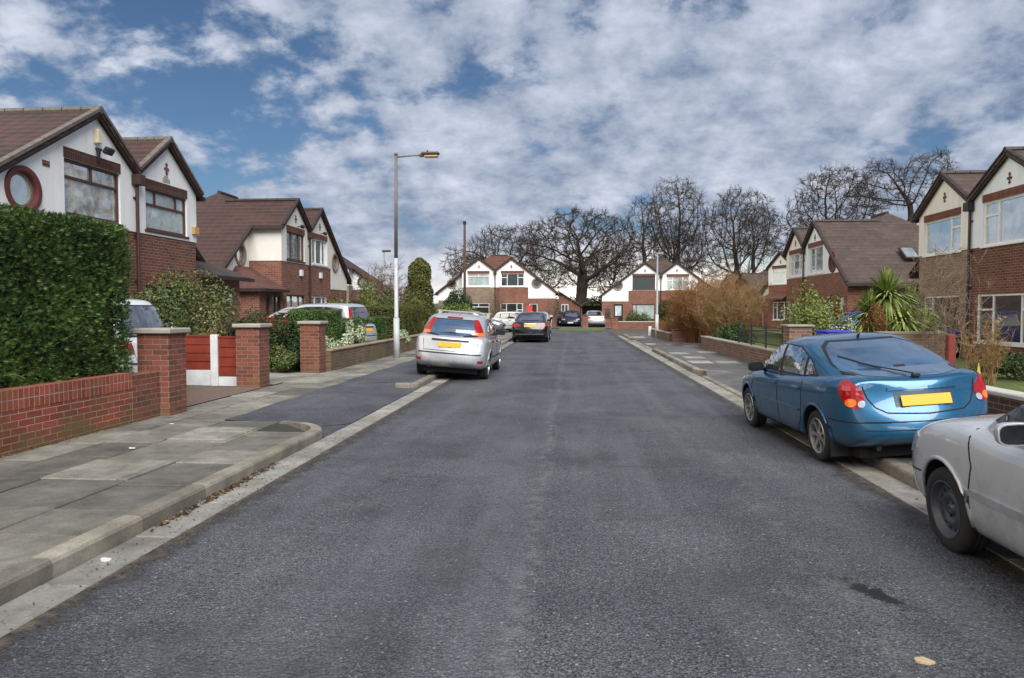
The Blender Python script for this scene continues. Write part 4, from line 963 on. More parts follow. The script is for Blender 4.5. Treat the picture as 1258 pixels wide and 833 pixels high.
def car(name_label, cat, loc, heading, sp, pm, group='parked cars', roll=0, pitch=0, seams=True):
    sub = sp.get('sub', 2)
    root = thing('parked_car', name_label, cat, loc, 0, group); root.rotation_euler = (roll, pitch, heading); root.rotation_mode = 'XYZ'
    me = car_body(sp); sh = Shell(me); wb = sp['wb']; wr = sp['wr']; tw = sp.get('tw', .19); W_ = sp['W']
    me.materials.append(pm); me.materials.append(C_WELL)
    body = link('body', me, None)
    mb = MB(); yc = W_/2
    for x in (-wb/2, wb/2):
        for s_ in (-1, 1):
            a, b = (yc-.27, yc+.3) if s_ > 0 else (-yc-.3, -yc+.27); R2 = wr+.055
            mb.lathe([(.0001, a), (R2, a), (R2, b), (.0001, b)], 36, axis='Y', c=(x, 0, wr+.01))
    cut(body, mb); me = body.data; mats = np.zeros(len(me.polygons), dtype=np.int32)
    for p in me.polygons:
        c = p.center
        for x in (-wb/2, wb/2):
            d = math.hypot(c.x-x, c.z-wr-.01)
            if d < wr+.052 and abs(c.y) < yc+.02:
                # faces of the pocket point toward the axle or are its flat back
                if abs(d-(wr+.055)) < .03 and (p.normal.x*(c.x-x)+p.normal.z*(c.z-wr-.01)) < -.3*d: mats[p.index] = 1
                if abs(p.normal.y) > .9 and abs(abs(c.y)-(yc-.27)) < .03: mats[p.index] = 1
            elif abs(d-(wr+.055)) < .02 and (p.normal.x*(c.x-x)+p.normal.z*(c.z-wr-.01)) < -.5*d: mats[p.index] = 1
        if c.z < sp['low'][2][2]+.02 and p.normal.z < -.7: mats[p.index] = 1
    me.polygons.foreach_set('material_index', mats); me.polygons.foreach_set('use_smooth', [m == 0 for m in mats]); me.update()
    body.parent = root
    def patch(nm, th, poly, mat, par=root, off=.004, step=.07, rim=.015, smooth=True):
        vs, fs = sh.patch(th, poly, off, step, rim)
        if not fs: return None
        return MB().add(vs, fs).build(nm, mat, par, smooth=False)
    LT, RT, FR, RE = math.pi/2, -math.pi/2, 0., math.pi
    def sides(nm, polyx, mat, par=root, **k):        # polygon in (x, z), on both sides
        for s_ in (1, -1):
            th = LT if s_ > 0 else RT
            patch(nm, th, [(-x if s_ > 0 else x, z) for x, z in polyx], mat, par, **k)
    def grow(P, d=.022):
        n = len(P); A = sum(P[i][0]*P[(i+1) % n][1]-P[(i+1) % n][0]*P[i][1] for i in range(n)); sg = 1 if A > 0 else -1; out = []
        for i in range(n):
            p0, p1, p2 = Vector(P[i-1]), Vector(P[i]), Vector(P[(i+1) % n]); e1 = (p1-p0).normalized(); e2 = (p2-p1).normalized()
            m = (Vector((e1.y, -e1.x))+Vector((e2.y, -e2.x)))*sg; m = m.normalized()*min(1.6, 1/max(.5, (Vector((e1.y, -e1.x))*sg).dot(m.normalized()))); q = p1+m*d; out.append((q.x, q.y))
        return out
    patch('window_seal', RE, [(-a, z) for a, z in grow(sp['rear_glass'])], C_BLACK, off=.002); patch('window_seal', FR, grow(sp['screen']), C_BLACK, off=.002)
    for poly in sp['side_glass']: sides('window_seal', grow(poly, .016), C_BLACK, off=.002)
    for poly in sp['side_glass']: sides('side_window', poly, sp.get('sg_mat', C_GLASSS), off=.005)
    for poly in sp.get('pillar', []): sides('window_pillar', poly, C_BLACK, off=.006)
    fr = patch('windscreen', FR, sp['screen'], C_GLASS, off=.005)
    rg = patch('rear_window', RE, [(-a, z) for a, z in sp['rear_glass']], sp.get('rg_mat', C_GLASS), off=.005)
    for s_ in (1, -1):
        for th, poly, mat, nm in sp['lamps']:
            thh = th if s_ > 0 else -th; rear = th > 1.6
            xc, yc2 = (sp['low'][0][0]-.04, W_/2-.06) if rear else (sp['low'][-1][0], W_/2-.10)
            ac = -math.sin(th)*xc+math.cos(th)*yc2
            patch(nm, thh, [((ac+(r_ if rear else -r_))*s_, z) for r_, z in poly], mat, off=.010 if mat is C_ORANGE or mat is C_CLEAR else .007, step=.05)
    for th, poly, mat, nm, off in sp.get('patches', []):
        if th == 'side': sides(nm, poly, mat, off=off, step=.12)
        else: patch(nm, th, [((-a if abs(th) > 2 else a), z) for a, z in poly], mat, off=off)
    if seams:
        k = 0
        for ln in sp['seams']: sides('shut_line', polyline_strip(ln, .012), C_SEAM, off=.003, step=.05, rim=.004)
        for ln in sp.get('rear_seams', []):
            patch('shut_line', RE, [(-a, z) for a, z in polyline_strip(ln, .014)], C_SEAM, off=.0015, step=.1, rim=.004)
        for s_ in (1, -1):
            for x, z in sp['handles']:
                h, nn = sh.hit(LT if s_ > 0 else RT, -x*s_, z)
                if h: MB().bev(h.x-.09, h.x+.09, h.y-.02 if s_ > 0 else h.y-.025, h.y+.025 if s_ > 0 else h.y+.02, z-.02, z+.02, .008).build('door_handle', sp.get('hmat', pm), root)
    # arch lips
    for s_ in (1, -1):
        for x in (-wb/2, wb/2):
            pts = []
            for a in range(-8, 189, 12):
                px_, pz_ = x+(wr+.062)*math.cos(R(a)), wr+.01+(wr+.062)*math.sin(R(a))
                h, nn = sh.hit(LT if s_ > 0 else RT, -px_*s_, pz_)
                if h: pts.append(h+nn*.0)
            if len(pts) > 6: MB().tube(pts, .017, 6).build('arch_lip', pm, root, smooth=True)
    # mirrors
    mx, mz = sp['mirror']
    for s_ in (1, -1):
        h, nn = sh.hit(LT if s_ > 0 else RT, -mx*s_, mz)
        y = (abs(h.y) if h else W_/2-.08)
        M_ = Matrix.Translation((mx, s_*(y+.13), mz+.02)) @ Matrix.Rotation(-s_*.15, 4, 'Z')
        vs = []
        for xx, k in ((-.05, .96), (-.045, 1.), (.0, 1.), (.04, .85), (.068, .5)):
            for q in range(16): a = 2*math.pi*q/16; c_, s2 = math.cos(a), math.sin(a); vs.append(M_ @ Vector((xx, .105*k*math.copysign(abs(c_)**.55, c_), .068*k*math.copysign(abs(s2)**.6, s2))))
        fs = [(b*16+q, b*16+(q+1) % 16, (b+1)*16+(q+1) % 16, (b+1)*16+q) for b in range(4) for q in range(16)]+[tuple(range(16)), tuple(range(64, 80))]
        m = MB().add(vs, fs).tube([M_ @ Vector((.02, -s_*.05, -.04)), (mx+.02, s_*(y-.03), mz-.04)], .025, 6).build('wing_mirror', sp.get('mmat', pm), root, smooth=False)
        for p in m.data.polygons: p.use_smooth = len(p.vertices) == 4
        gl = []
        for xx in (-.0535, -.050): gl += [M_ @ Vector((xx, .093*math.copysign(abs(math.cos(2*math.pi*q/16))**.55, math.cos(2*math.pi*q/16)), .057*math.copysign(abs(math.sin(2*math.pi*q/16))**.6, math.sin(2*math.pi*q/16)))) for q in range(16)]
        MB().add(gl, [tuple(range(16)), tuple(range(16, 32))]+[(q, (q+1) % 16, (q+1) % 16+16, q+16) for q in range(16)]).build('mirror_glass', plain('mirror_dark', '#1d2228', .12, var=.5), m)
    for x in (-wb/2, wb/2):
        for s_ in (-1, 1): wheel(root, x, s_*(W_/2-.02-tw/2), wr, tw, sp['wheel'], s_)
    # plates
    for th, z, mat in ((RE, sp['plate'][0], C_PLATE), (FR, sp['plate'][1], C_PLATEW)):
        h, nn = sh.hit(th, 0, z)
        if h:
            tilt = math.asin(max(-1, min(1, nn.z)))
            M_ = Matrix.Translation(h+Vector((.012 if th == FR else -.012, 0, 0))) @ Matrix.Rotation(-tilt if th == FR else tilt, 4, 'Y')
            sg = 1 if th == FR else -1
            pl = MB().bev(-.006, .006, -.26, .26, -.057, .057, .003, M=M_).build('number_plate', mat, root)
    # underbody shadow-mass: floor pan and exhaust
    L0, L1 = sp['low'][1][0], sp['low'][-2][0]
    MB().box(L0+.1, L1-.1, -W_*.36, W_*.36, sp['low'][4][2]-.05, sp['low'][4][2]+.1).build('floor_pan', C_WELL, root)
    MB().tube([(L0-.02, W_*.27, .26), (L0+.5, W_*.27, .26)], .028, 10).build('exhaust_pipe', C_BLACK, root)
    return root, sh, patch
# ---- blue liftback
LIFT = dict(W=1.69, wb=2.465, wr=.30, wheel='alloy7', low=[(-1.99, .70, .36, .90), (-1.93, .775, .27, .945), (-1.70, .835, .22, .985), (-1.23, .85, .2, .97), (-.6, .85, .19, .95), (0, .85, .19, .93), (.6, .85, .19, .915), (.95, .848, .19, .90), (1.23, .84, .19, .865), (1.65, .80, .2, .78), (1.93, .72, .22, .68), (2.0, .62, .27, .60)],
    shift=dict(rear=([.30, .56, .64, .90], [-.05, -.07, .02, .10]), front=([.3, .5, .62], [-.04, -.04, .05])), bulge=.09,
    cabin=[(.80, 1.20, -1.79, .78), (.93, 1.10, -1.76, .78), (1.14, .72, -1.36, .735), (1.31, .36, -.95, .655), (1.355, .22, -.82, .60)],
    side_glass=[[(-.02, .955), (.88, .945), (.80, .985), (.30, 1.27), (-.02, 1.30)], [(-.10, .96), (-.10, 1.30), (-.52, 1.285), (-.80, 1.19), (-.80, .97)], [(-.86, .98), (-.86, 1.17), (-.98, 1.12), (-1.16, .99)]],
    pillar=[[(-.02, .95), (-.10, .95), (-.10, 1.30), (-.02, 1.30)], [(-.80, .965), (-.86, .965), (-.86, 1.18), (-.80, 1.20)]],
    screen=[(-.64, .95), (.64, .95), (.52, 1.28), (-.52, 1.28)], rear_glass=[(-.66, .99), (-.45, .965), (.45, .965), (.66, .99), (.56, 1.24), (.40, 1.285), (-.40, 1.285), (-.56, 1.24)], rg_mat=C_GLASSB,
    lamps=[(R(148), [(-.13, .66), (-.02, .635), (.15, .63), (.145, .68), (.12, .80), (.06, .89), (-.02, .93), (-.13, .935), (-.17, .90), (-.18, .80)], C_RED, 'tail_light'),
           (R(148), [(-.10, .655), (.0, .645), (.06, .645), (.06, .74), (.0, .755), (-.13, .75)], C_ORANGE, 'indicator_lens'), (R(148), [(.065, .645), (.14, .645), (.13, .72), (.065, .73)], C_CLEAR, 'reverse_lens'),
           (R(28), [(-.22, .63), (0, .59), (.20, .58), (.24, .64), (.10, .69), (-.10, .72), (-.24, .70)], C_CLEAR, 'headlight')],
    patches=[('side', [(-.78, .535), (.86, .535), (.86, .56), (-.78, .56)], P_BLUE, 'side_moulding', .016),
             (math.pi, [(-.36, .81), (.36, .81), (.36, .84), (-.36, .84)], P_BLUE, 'trim_strip', .025), (math.pi, [(-.31, .64), (.31, .64), (.31, .80), (-.31, .80)], plain('dark_blue_recess', '#17384f', .4), 'plate_recess', .0035),
             (math.pi, [(-.62, .555), (.62, .555), (.62, .567), (-.62, .567)], C_SEAM, 'bumper_seam', .003), (math.pi, [(-.62, .47), (.62, .47), (.62, .478), (-.62, .478)], C_SEAM, 'bumper_crease', .003),
             (0, [(-.45, .5), (.45, .5), (.45, .56), (-.45, .56)], C_BLACK, 'grille', .006)],
    seams=[[(.98, .22), (1.0, .60), (.93, .92)], [(-.05, .22), (-.05, .94)], [(-.62, .24), (-.80, .42), (-.86, .62), (-.86, .96)], [(.98, .215), (-.62, .215)], [(-1.58, .56), (-1.95, .555), (-2.1, .555)]],
    rear_seams=[[(-.70, .93), (-.60, .66), (-.50, .60), (.50, .60), (.60, .66), (.70, .93)]], handles=[(.12, .80), (-.70, .81)], mirror=(.82, .965), plate=(.72, .38), crown=.02, mmat=C_BLACK)
def zs(v, f=.93, z0=.34): return v if v <= z0 else z0+(v-z0)*f
def squash(sp):
    d = dict(sp); d['low'] = [(a, b, c, zs(z)) for a, b, c, z in sp['low']]; d['cabin'] = [(zs(z), a, b, c) for z, a, b, c in sp['cabin']]
    pp = lambda P: [(a, zs(z)) for a, z in P]
    for k in ('side_glass', 'pillar', 'seams', 'rear_seams'): d[k] = [pp(P) for P in sp[k]]
    d['screen'] = pp(sp['screen']); d['rear_glass'] = pp(sp['rear_glass'])
    d['lamps'] = [(th, pp(P), m, n) for th, P, m, n in sp['lamps']]; d['patches'] = [(th, pp(P), m, n, o) for th, P, m, n, o in sp['patches']]
    d['handles'] = pp(sp['handles']); d['mirror'] = (sp['mirror'][0]-.08, zs(sp['mirror'][1])-.03); return d
LIFT0 = LIFT
def up(v): return v+.07*min(1, max(0, (v-.56)/.08))
LIFT = dict(LIFT, mirror=(.70, .945), plate=(.775, .38), bulge=.15); LIFT['low'] = [(a, b-(.05 if i == 0 else .02 if i == 1 else 0), c, z+(.055 if a < -1 else .03 if a < -.5 else 0)) for i, (a, b, c, z) in enumerate(LIFT0['low'])]
LIFT['cabin'] = [(.80, 1.20, -1.83, .78), (.97, 1.06, -1.80, .775), (1.17, .70, -1.36, .725), (1.32, .36, -.84, .655), (1.36, .22, -.66, .60)]
LIFT['rear_glass'] = [(-.60, 1.06), (-.50, 1.03), (-.25, 1.01), (.25, 1.01), (.50, 1.03), (.60, 1.06), (.615, 1.12), (.58, 1.20), (.52, 1.28), (.40, 1.335), (-.40, 1.335), (-.52, 1.28), (-.58, 1.20), (-.615, 1.12)]
LIFT['rear_seams'] = [[(a, up(z)) for a, z in q] for q in [[(-.60, .90), (-.56, .74), (-.50, .64), (-.40, .61), (0, .60), (.40, .61), (.50, .64), (.56, .74), (.60, .90)]]]
_el = [(.122*math.cos(R(q))-.34*(.148*math.sin(R(q)))+.0, .845+.148*math.sin(R(q))) for q in range(0, 360, 20)]
def ell(cx, cz, rx, rz): return [(cx+rx*math.cos(R(q)), cz+rz*math.sin(R(q))) for q in range(0, 360, 30)]
LIFT['lamps'] = [(R(148), _el, C_RED, 'tail_light'), (R(148), ell(-.005, .765, .056, .045), C_ORANGE, 'indicator_lens'), (R(148), ell(.098, .748, .036, .036), C_CLEAR, 'reverse_lens')]+LIFT0['lamps'][-1:]
LIFT['patches'] = [(th, [(a, up(z)) for a, z in q] if th not in ('side', 0) and q[0][1] > .6 else q, m, n, o) for th, q, m, n, o in LIFT0['patches']]
roll_b = math.atan2(.105, 1.45)
bc, shb, pat = car('metallic blue liftback half up on the right kerb, yellow rear plate', 'car', (3.41, 9.02, .055), R(90), LIFT, P_BLUE, roll=0)
bc.rotation_euler = (-roll_b, 0, 0); bc.rotation_mode = 'XYZ'
bc.matrix_basis = Matrix.Translation((3.31, 9.05, .050)) @ Matrix.Rotation(R(94.2), 4, 'Z') @ Matrix.Rotation(-roll_b, 4, 'X') @ Matrix.Scale(.915, 4)
def onshell(sh, th, a, z, off=.01):
    h, n = sh.hit(th, a, z); return h+n*off
mb = MB(); a = [onshell(shb, math.pi, q, z, .018) for q, z in ((.02, .92), (.20, 1.0), (.42, 1.08))]     # a=+y side when seen from rear is -y
mb.tube([onshell(shb, math.pi, -.04, 1.015, .03), onshell(shb, math.pi, -.20, 1.06, .03), onshell(shb, math.pi, -.38, 1.12, .02)], .008, 6); mb.tube([onshell(shb, math.pi, -.50, 1.20, .012), onshell(shb, math.pi, -.36, 1.13, .014), onshell(shb, math.pi, -.20, 1.07, .014)], .007, 6)
mb.bev(*[v for p in [onshell(shb, math.pi, -.03, 1.005, .02)] for v in (p.x-.03, p.x+.03, p.y-.04, p.y+.04, p.z-.02, p.z+.02)], .01); mb.build('wiper', C_BLACK, bc)
MB().tube([(-.62, 0, 1.38), (-.66, 0, 1.42)], [.02, .01], 8).build('aerial', C_BLACK, bc)
for s_ in (-1, 1): MB().bev(-1.60, -1.57, s_*.70-.12, s_*.70+.12, .12, .34, .005).build('mud_flap', C_BLACK, bc)
MB().lathe([(.0001, -.005), (.014, -.005), (.014, .02), (.0001, .02)], 12, axis='X', c=tuple(onshell(shb, math.pi, -.42, .75, -.01))).build('boot_lock', C_CHROME, bc)
# ---- silver hatch parked on the left kerb
HATCH = dict(W=1.70, wb=2.615, wr=.31, wheel='cover', low=[(-1.98, .72, .36, .93), (-1.93, .80, .26, .97), (-1.7, .845, .22, 1.0), (-1.3, .85, .2, .99), (-.6, .85, .19, .97), (0, .85, .19, .95), (.6, .85, .19, .94), (1.0, .848, .19, .93), (1.3, .84, .19, .89), (1.7, .80, .2, .80), (1.97, .72, .22, .70), (2.05, .62, .27, .62)],
    shift=dict(rear=([.30, .56, .64, .93], [-.06, -.08, -.02, .03]), front=([.3, .5, .62], [-.04, -.04, .05])), bulge=.10,
    cabin=[(.80, 1.35, -1.92, .80), (.95, 1.22, -1.88, .80), (1.18, .82, -1.74, .74), (1.37, .42, -1.56, .665), (1.415, .26, -1.46, .61)],
    side_glass=[[(.02, .985), (1.0, .975), (.45, 1.31), (.02, 1.345)], [(-.06, .99), (-.06, 1.345), (-.62, 1.34), (-.86, 1.30), (-.86, 1.01)], [(-.94, 1.03), (-.94, 1.29), (-1.16, 1.22), (-1.36, 1.10)]],
    pillar=[[(.02, .98), (-.06, .98), (-.06, 1.345), (.02, 1.345)], [(-.86, 1.0), (-.94, 1.0), (-.94, 1.30), (-.86, 1.31)]],
    screen=[(-.66, .97), (.66, .97), (.52, 1.34), (-.52, 1.34)], rear_glass=[(-.55, 1.0), (-.2, .975), (.2, .975), (.55, 1.0), (.52, 1.30), (.46, 1.325), (-.46, 1.325), (-.52, 1.30)], rg_mat=C_GLASSB,
    lamps=[(R(150), [(-.13, 1.0), (.09, .985), (.12, 1.0), (.10, 1.2), (.06, 1.345), (-.02, 1.36), (-.06, 1.34), (-.10, 1.15)], C_RED, 'tail_light'), (R(150), [(-.12, 1.005), (.09, .99), (.10, 1.06), (-.105, 1.07)], C_ORANGE, 'indicator_lens'),
           (R(160), [(.02, .40), (.15, .40), (.15, .46), (.02, .46)], C_RED, 'reflector'),
           (R(28), [(-.22, .66), (0, .61), (.20, .60), (.26, .66), (.10, .72), (-.10, .75), (-.24, .73)], C_CLEAR, 'headlight')],
    patches=[(math.pi, [(-.42, .855), (.42, .855), (.42, .895), (-.42, .895)], C_BLACK, 'boot_handle', .015), (math.pi, [(-.70, .575), (.70, .575), (.70, .60), (-.70, .60)], C_BLACK, 'bumper_strip', .014),
             ('side', [(-.95, .47), (-.2, .47), (-.2, .50), (-.95, .50)], C_BLACK, 'side_moulding', .01), ('side', [(.02, .47), (.9, .47), (.9, .50), (.02, .50)], C_BLACK, 'side_moulding', .01),
             (math.pi, [(-.18, 1.355), (.18, 1.355), (.18, 1.38), (-.18, 1.38)], C_RED, 'brake_light', .02), (0, [(-.45, .5), (.45, .5), (.45, .58), (-.45, .58)], C_BLACK, 'grille', .006)],
    seams=[[(1.05, .22), (1.08, .6), (1.0, .95)], [(-.02, .22), (-.02, .97)], [(-.66, .24), (-.86, .5), (-.9, .7), (-.9, 1.0)], [(1.05, .215), (-.66, .215)]],
    rear_seams=[[(-.62, .96), (-.60, .64), (.60, .64), (.62, .96)]], handles=[(.16, .84), (-.72, .85)], mirror=(.92, 1.0), plate=(.775, .38), crown=.02, hmat=C_BLACK, mmat=C_BLACK)
fc, shf, patf = car('silver hatchback with a roof bar, half on the left kerb, yellow rear plate', 'car', (-2.72, 17.7, 0), R(90), HATCH, P_SILVER)
fc.matrix_basis = Matrix.Translation((-2.76, 17.85, .055)) @ Matrix.Rotation(R(90), 4, 'Z') @ Matrix.Rotation(math.atan2(.11, 1.45), 4, 'X')
mb = MB().bev(-.25, -.17, -.68, .68, 1.485, 1.515, .01)
for s_ in (-1, 1): mb.bev(-.27, -.15, s_*.60-.05, s_*.60+.05, 1.37, 1.49, .02)
mb.build('roof_bar', plain('grey_alloy_bar', '#a5a294', .5, .4), fc)
MB().tube([onshell(shf, math.pi, .22, 1.01, .02), onshell(shf, math.pi, 0, 1.035, .022), onshell(shf, math.pi, -.30, 1.01, .02)], [.012, .02, .012], 6).build('wiper', C_BLACK, fc)
MB().lathe([(.0001, -.01), (.04, -.01), (.04, .03), (.0001, .03)], 16, axis='X', c=tuple(onshell(shf, math.pi, 0, .70, -.012))).build('badge', C_BLACK, fc)
# ---- silver car in the right foreground (only its nose shows)
NOSE = dict(LIFT0, sg_mat=plain('dark_tinted_glass', '#111417', .15, var=.4)); NOSE.update(wheel='steel', wr=.30, rg_mat=C_GLASS, mmat=P_SILVER)
NOSE['low'] = LIFT0['low'][:7]+[(.95, .848, .19, .965), (1.23, .845, .19, .945), (1.62, .815, .2, .89), (1.90, .75, .22, .785), (1.97, .66, .27, .66)]
NOSE['bulge'] = .12; NOSE['mirror'] = (.27, 1.0); NOSE['screen'] = [(-.60, 1.02), (.60, 1.02), (.50, 1.28), (-.50, 1.28)]; NOSE['side_glass'] = [[(x, max(z, 1.0)) for x, z in q] for q in LIFT0['side_glass']]
NOSE['lamps'] = LIFT0['lamps'][:1]+[(R(32), [(-.20, .66), (-.05, .60), (.20, .57), (.36, .58), (.36, .66), (.15, .72), (-.10, .77), (-.20, .75)], C_CLEAR, 'headlight')]
NOSE['seams'] = [[(.86, .22), (.88, .45), (.82, .70), (.92, .93)], [(-.05, .22), (-.05, .94)], [(.86, .215), (-.62, .215)], [(1.93, .47), (1.6, .50), (1.56, .50)]]
NOSE['patches'] = [('side', [(-.78, .505), (.84, .505), (.84, .55), (-.78, .55)], P_SILVER, 'side_moulding', .018), ('side', [(.92, .505), (1.0, .515), (1.0, .545), (.92, .55)], P_SILVER, 'side_moulding', .016), ('side', [(.96, .665), (1.03, .665), (1.03, .70), (.96, .70)], C_CLEAR, 'side_repeater', .014)]+LIFT0['patches'][1:3]
sc_, shs, pats = car('silver saloon nose in the right foreground, black steel front wheel, scuffed bonnet corner', 'car', (3.30, 3.70, 0), R(90), NOSE, paint('light_silver_paint', '#c3c6ca', .35, .3))
sc_.matrix_basis = Matrix.Translation((3.30, 3.84, .045)) @ Matrix.Rotation(R(90), 4, 'Z') @ Matrix.Rotation(-math.atan2(.10, 1.45), 4, 'X') @ Matrix.Scale(.94, 4)
# ---- black executive saloon
SALOON = dict(W=1.84, wb=2.88, wr=.32, wheel='alloy5', low=[(-2.38, .78, .36, .96), (-2.32, .86, .26, 1.01), (-2.0, .915, .22, 1.02), (-1.44, .92, .2, 1.0), (-.6, .92, .19, .98), (0, .92, .19, .96), (.6, .92, .19, .95), (1.1, .918, .19, .93), (1.44, .91, .19, .90), (1.9, .88, .2, .82), (2.2, .8, .22, .72), (2.3, .68, .27, .62)],
    shift=dict(rear=([.30, .56, .7, .96], [-.04, -.06, -.02, .05]), front=([.3, .5, .62], [-.04, -.04, .05])), bulge=.10,
    cabin=[(.86, 1.30, -1.70, .82), (.99, 1.16, -1.60, .82), (1.22, .74, -1.22, .75), (1.40, .34, -.86, .68), (1.445, .2, -.72, .62)],
    side_glass=[[(.02, 1.0), (.95, .985), (.40, 1.34), (.02, 1.37)], [(-.06, 1.01), (-.06, 1.37), (-.55, 1.355), (-.90, 1.24), (-1.15, 1.03)]], pillar=[[(.02, 1.0), (-.06, 1.0), (-.06, 1.37), (.02, 1.37)]],
    screen=[(-.68, .99), (.68, .99), (.54, 1.37), (-.54, 1.37)], rear_glass=[(-.64, 1.05), (.64, 1.05), (.52, 1.37), (-.52, 1.37)],
    lamps=[(R(156), [(-.12, .80), (.10, .78), (.40, .80), (.38, .87), (.22, .93), (-.10, .94)], C_RED, 'tail_light'), (R(28), [(-.22, .66), (0, .62), (.26, .61), (.28, .68), (.10, .73), (-.22, .74)], C_CLEAR, 'headlight')],
    patches=[(math.pi, [(-.30, .92), (.30, .92), (.30, .935), (-.30, .935)], C_CHROME, 'trim_strip', .012), (math.pi, [(-.68, .40), (.68, .40), (.68, .44), (-.68, .44)], C_CHROME, 'bumper_strip', .01), (0, [(-.3, .5), (.3, .5), (.3, .66), (-.3, .66)], C_BLACK, 'grille', .006)],
    seams=[[(1.1, .22), (1.1, .92)], [(-.02, .22), (-.02, .98)], [(-.75, .24), (-1.0, .5), (-1.02, 1.0)]], rear_seams=[[(-.74, .98), (-.5, .66), (.5, .66), (.74, .98)]], handles=[(.16, .84), (-.85, .85)], mirror=(.9, 1.02), plate=(.82, .38), crown=.02)
car('black saloon at the left kerb beyond the silver hatchback, red tail lights', 'car', (-2.02, 37.0, 0), R(90), SALOON, P_BLACK)
# ---- others
def variant(base, **k): d = dict(base); d.update(k); return d
MPV = variant(HATCH, W=1.74, cabin=[(.80, 1.75, -1.95, .82), (.98, 1.62, -1.92, .82), (1.30, 1.10, -1.84, .77), (1.58, .62, -1.72, .70), (1.63, .42, -1.62, .64)], wheel='alloy7', rg_mat=C_GLASS,
    side_glass=[[(.02, 1.02), (1.12, 1.03), (.66, 1.46), (.02, 1.54)], [(-.06, 1.03), (-.06, 1.54), (-.86, 1.53), (-.86, 1.04)], [(-.94, 1.05), (-.94, 1.52), (-1.45, 1.46), (-1.5, 1.08)]], pillar=[[(.02, 1.01), (-.06, 1.01), (-.06, 1.54), (.02, 1.54)], [(-.86, 1.03), (-.94, 1.03), (-.94, 1.53), (-.86, 1.53)]],
    screen=[(-.68, 1.0), (.68, 1.0), (.54, 1.54), (-.54, 1.54)], rear_glass=[(-.60, 1.03), (.60, 1.03), (.55, 1.52), (-.55, 1.52)],
    lamps=[(R(145), [(-.10, 1.0), (.08, .99), (.08, 1.3), (.04, 1.5), (-.04, 1.5), (-.08, 1.3)], C_RED, 'tail_light'), (R(28), [(-.22, .70), (0, .64), (.24, .63), (.26, .70), (.10, .76), (-.22, .80)], C_CLEAR, 'headlight')], mirror=(1.2, 1.05))
FH = variant(HATCH, wheel='alloy7', rg_mat=C_GLASS, lamps=[(R(154), [(-.08, .74), (.16, .74), (.14, .92), (-.08, .93)], C_RED, 'tail_light')]+HATCH['lamps'][-1:])
_r, _, _ = car('silver people carrier with its tail to the road, behind the clipped hedges on the left', 'car', (-7.95, 22.1, .27), R(164), MPV, P_PALE); _r.scale = (.86, .86, .92)
_r, _, _ = car('silver hatchback deeper in the left drive, behind the people carrier', 'car', (-9.45, 24.1, .33), R(180), FH, P_SILVER); _r.scale = (.93, .93, .96)
BIGV = variant(MPV); 
car('white people carrier in the herringbone drive behind the first brick pillar', 'car', (-9.05, 11.65, .15), R(180), variant(MPV, lamps=FH['lamps'], patches=[p for p in MPV['patches'] if p[3] != 'brake_light']), P_WHITE)
car('royal blue hatchback behind the shrubs on the right, beside the spiky palm', 'car', (10.4, 24.0, .12), R(0), FH, P_ROYAL)
car('grey estate parked nose out in a left drive beyond the black saloon', 'car', (-6.3, 45.4, .08), R(-8), variant(FH, wheel='cover'), P_GREY)
car('white hatchback half hidden behind the black saloon, side window showing', 'car', (-3.9, 51.0, .0), R(-40), FH, P_WHITE)
car('pale silver hatchback just beyond the black saloon, seen past its right side', 'car', (-2.15, 46.5, .0), R(92), variant(FH, wheel='cover'), P_PALE)
car('dark blue saloon facing out from the far drive beside the oak trunk', 'car', (.0, 68.0, .02), R(-92), variant(SALOON, wr=.31), P_DBLUE)
car('black hatchback at the side of the left end house, partly hidden', 'car', (-.9, 66.0+4.0, .02), R(-90), FH, P_BLACK)
car('pale silver saloon seen from behind at the carport of the right end house', 'car', (2.05, 66.0, .02), R(92), SALOON, P_PALE)
# ------------------------------------------------------------------ walls, pillars, fences, lamps
B_WALL = brick('garden_wall_brick', '#9c4a38', '#7c3a2e', '#a59986', moss=.75); B_WALLS = brick('garden_wall_header_course', '#a3503c', '#84402f', '#a59986', rot=True, moss=.5, off=0.)
B_PIL = brick('pillar_brick', '#8d5040', '#6b3d33', '#8f8473', moss=.45); B_OLD = brick('old_wall_brick', '#7d6152', '#64503f', '#8d8474', moss=.7)
B_RW = brick('right_wall_brick', '#86695d', '#6b4a41', '#a79e8f', moss=.3); B_RW2 = brick('near_right_wall_brick', '#5d3d36', '#4a332d', '#8a8276')
WHITEC = plain('white_concrete_post', '#c9ccce', .85, var=.12); REDF = plain('red_stained_board', '#7a2b19', .65, var=.3, scale=3); IRON = plain('black_iron', '#191a1c', .5)
LAMPG = plain('grey_lamp_paint', '#8b8f93', .5, .3); LAMPW = plain('white_lamp_paint', '#aeb2b5', .5); LAMPD = plain('weathered_column', '#6a625c', .6); LAMPH = plain('brown_lamp_head', '#4f4436', .5); LENS = plain('lamp_bowl', '#b59677', .3, coat=.5)
def wall_thing(label, x0, x1, y0, y1, z1, mat, cop=None, copm=None, name='garden_wall', soldier=None, piers=()):
    t = thing(name, label, 'wall', ((x0+x1)/2, (y0+y1)/2, 0)); ox, oy = (x0+x1)/2, (y0+y1)/2
    top = z1-(.0 if not soldier else .215)-(cop or 0)
    MB().box(x0-ox, x1-ox, y0-oy, y1-oy, -.1, top).build('brickwork', mat, t)
    if soldier: MB().box(x0-ox-.004, x1-ox+.004, y0-oy, y1-oy, top+.0015, z1).build('header_course', soldier, t)
    if cop: MB().bev(x0-ox-.03, x1-ox+.03, y0-oy-.01, y1-oy+.01, z1-cop, z1, .012).build('coping', copm or CONC, t)
    return t
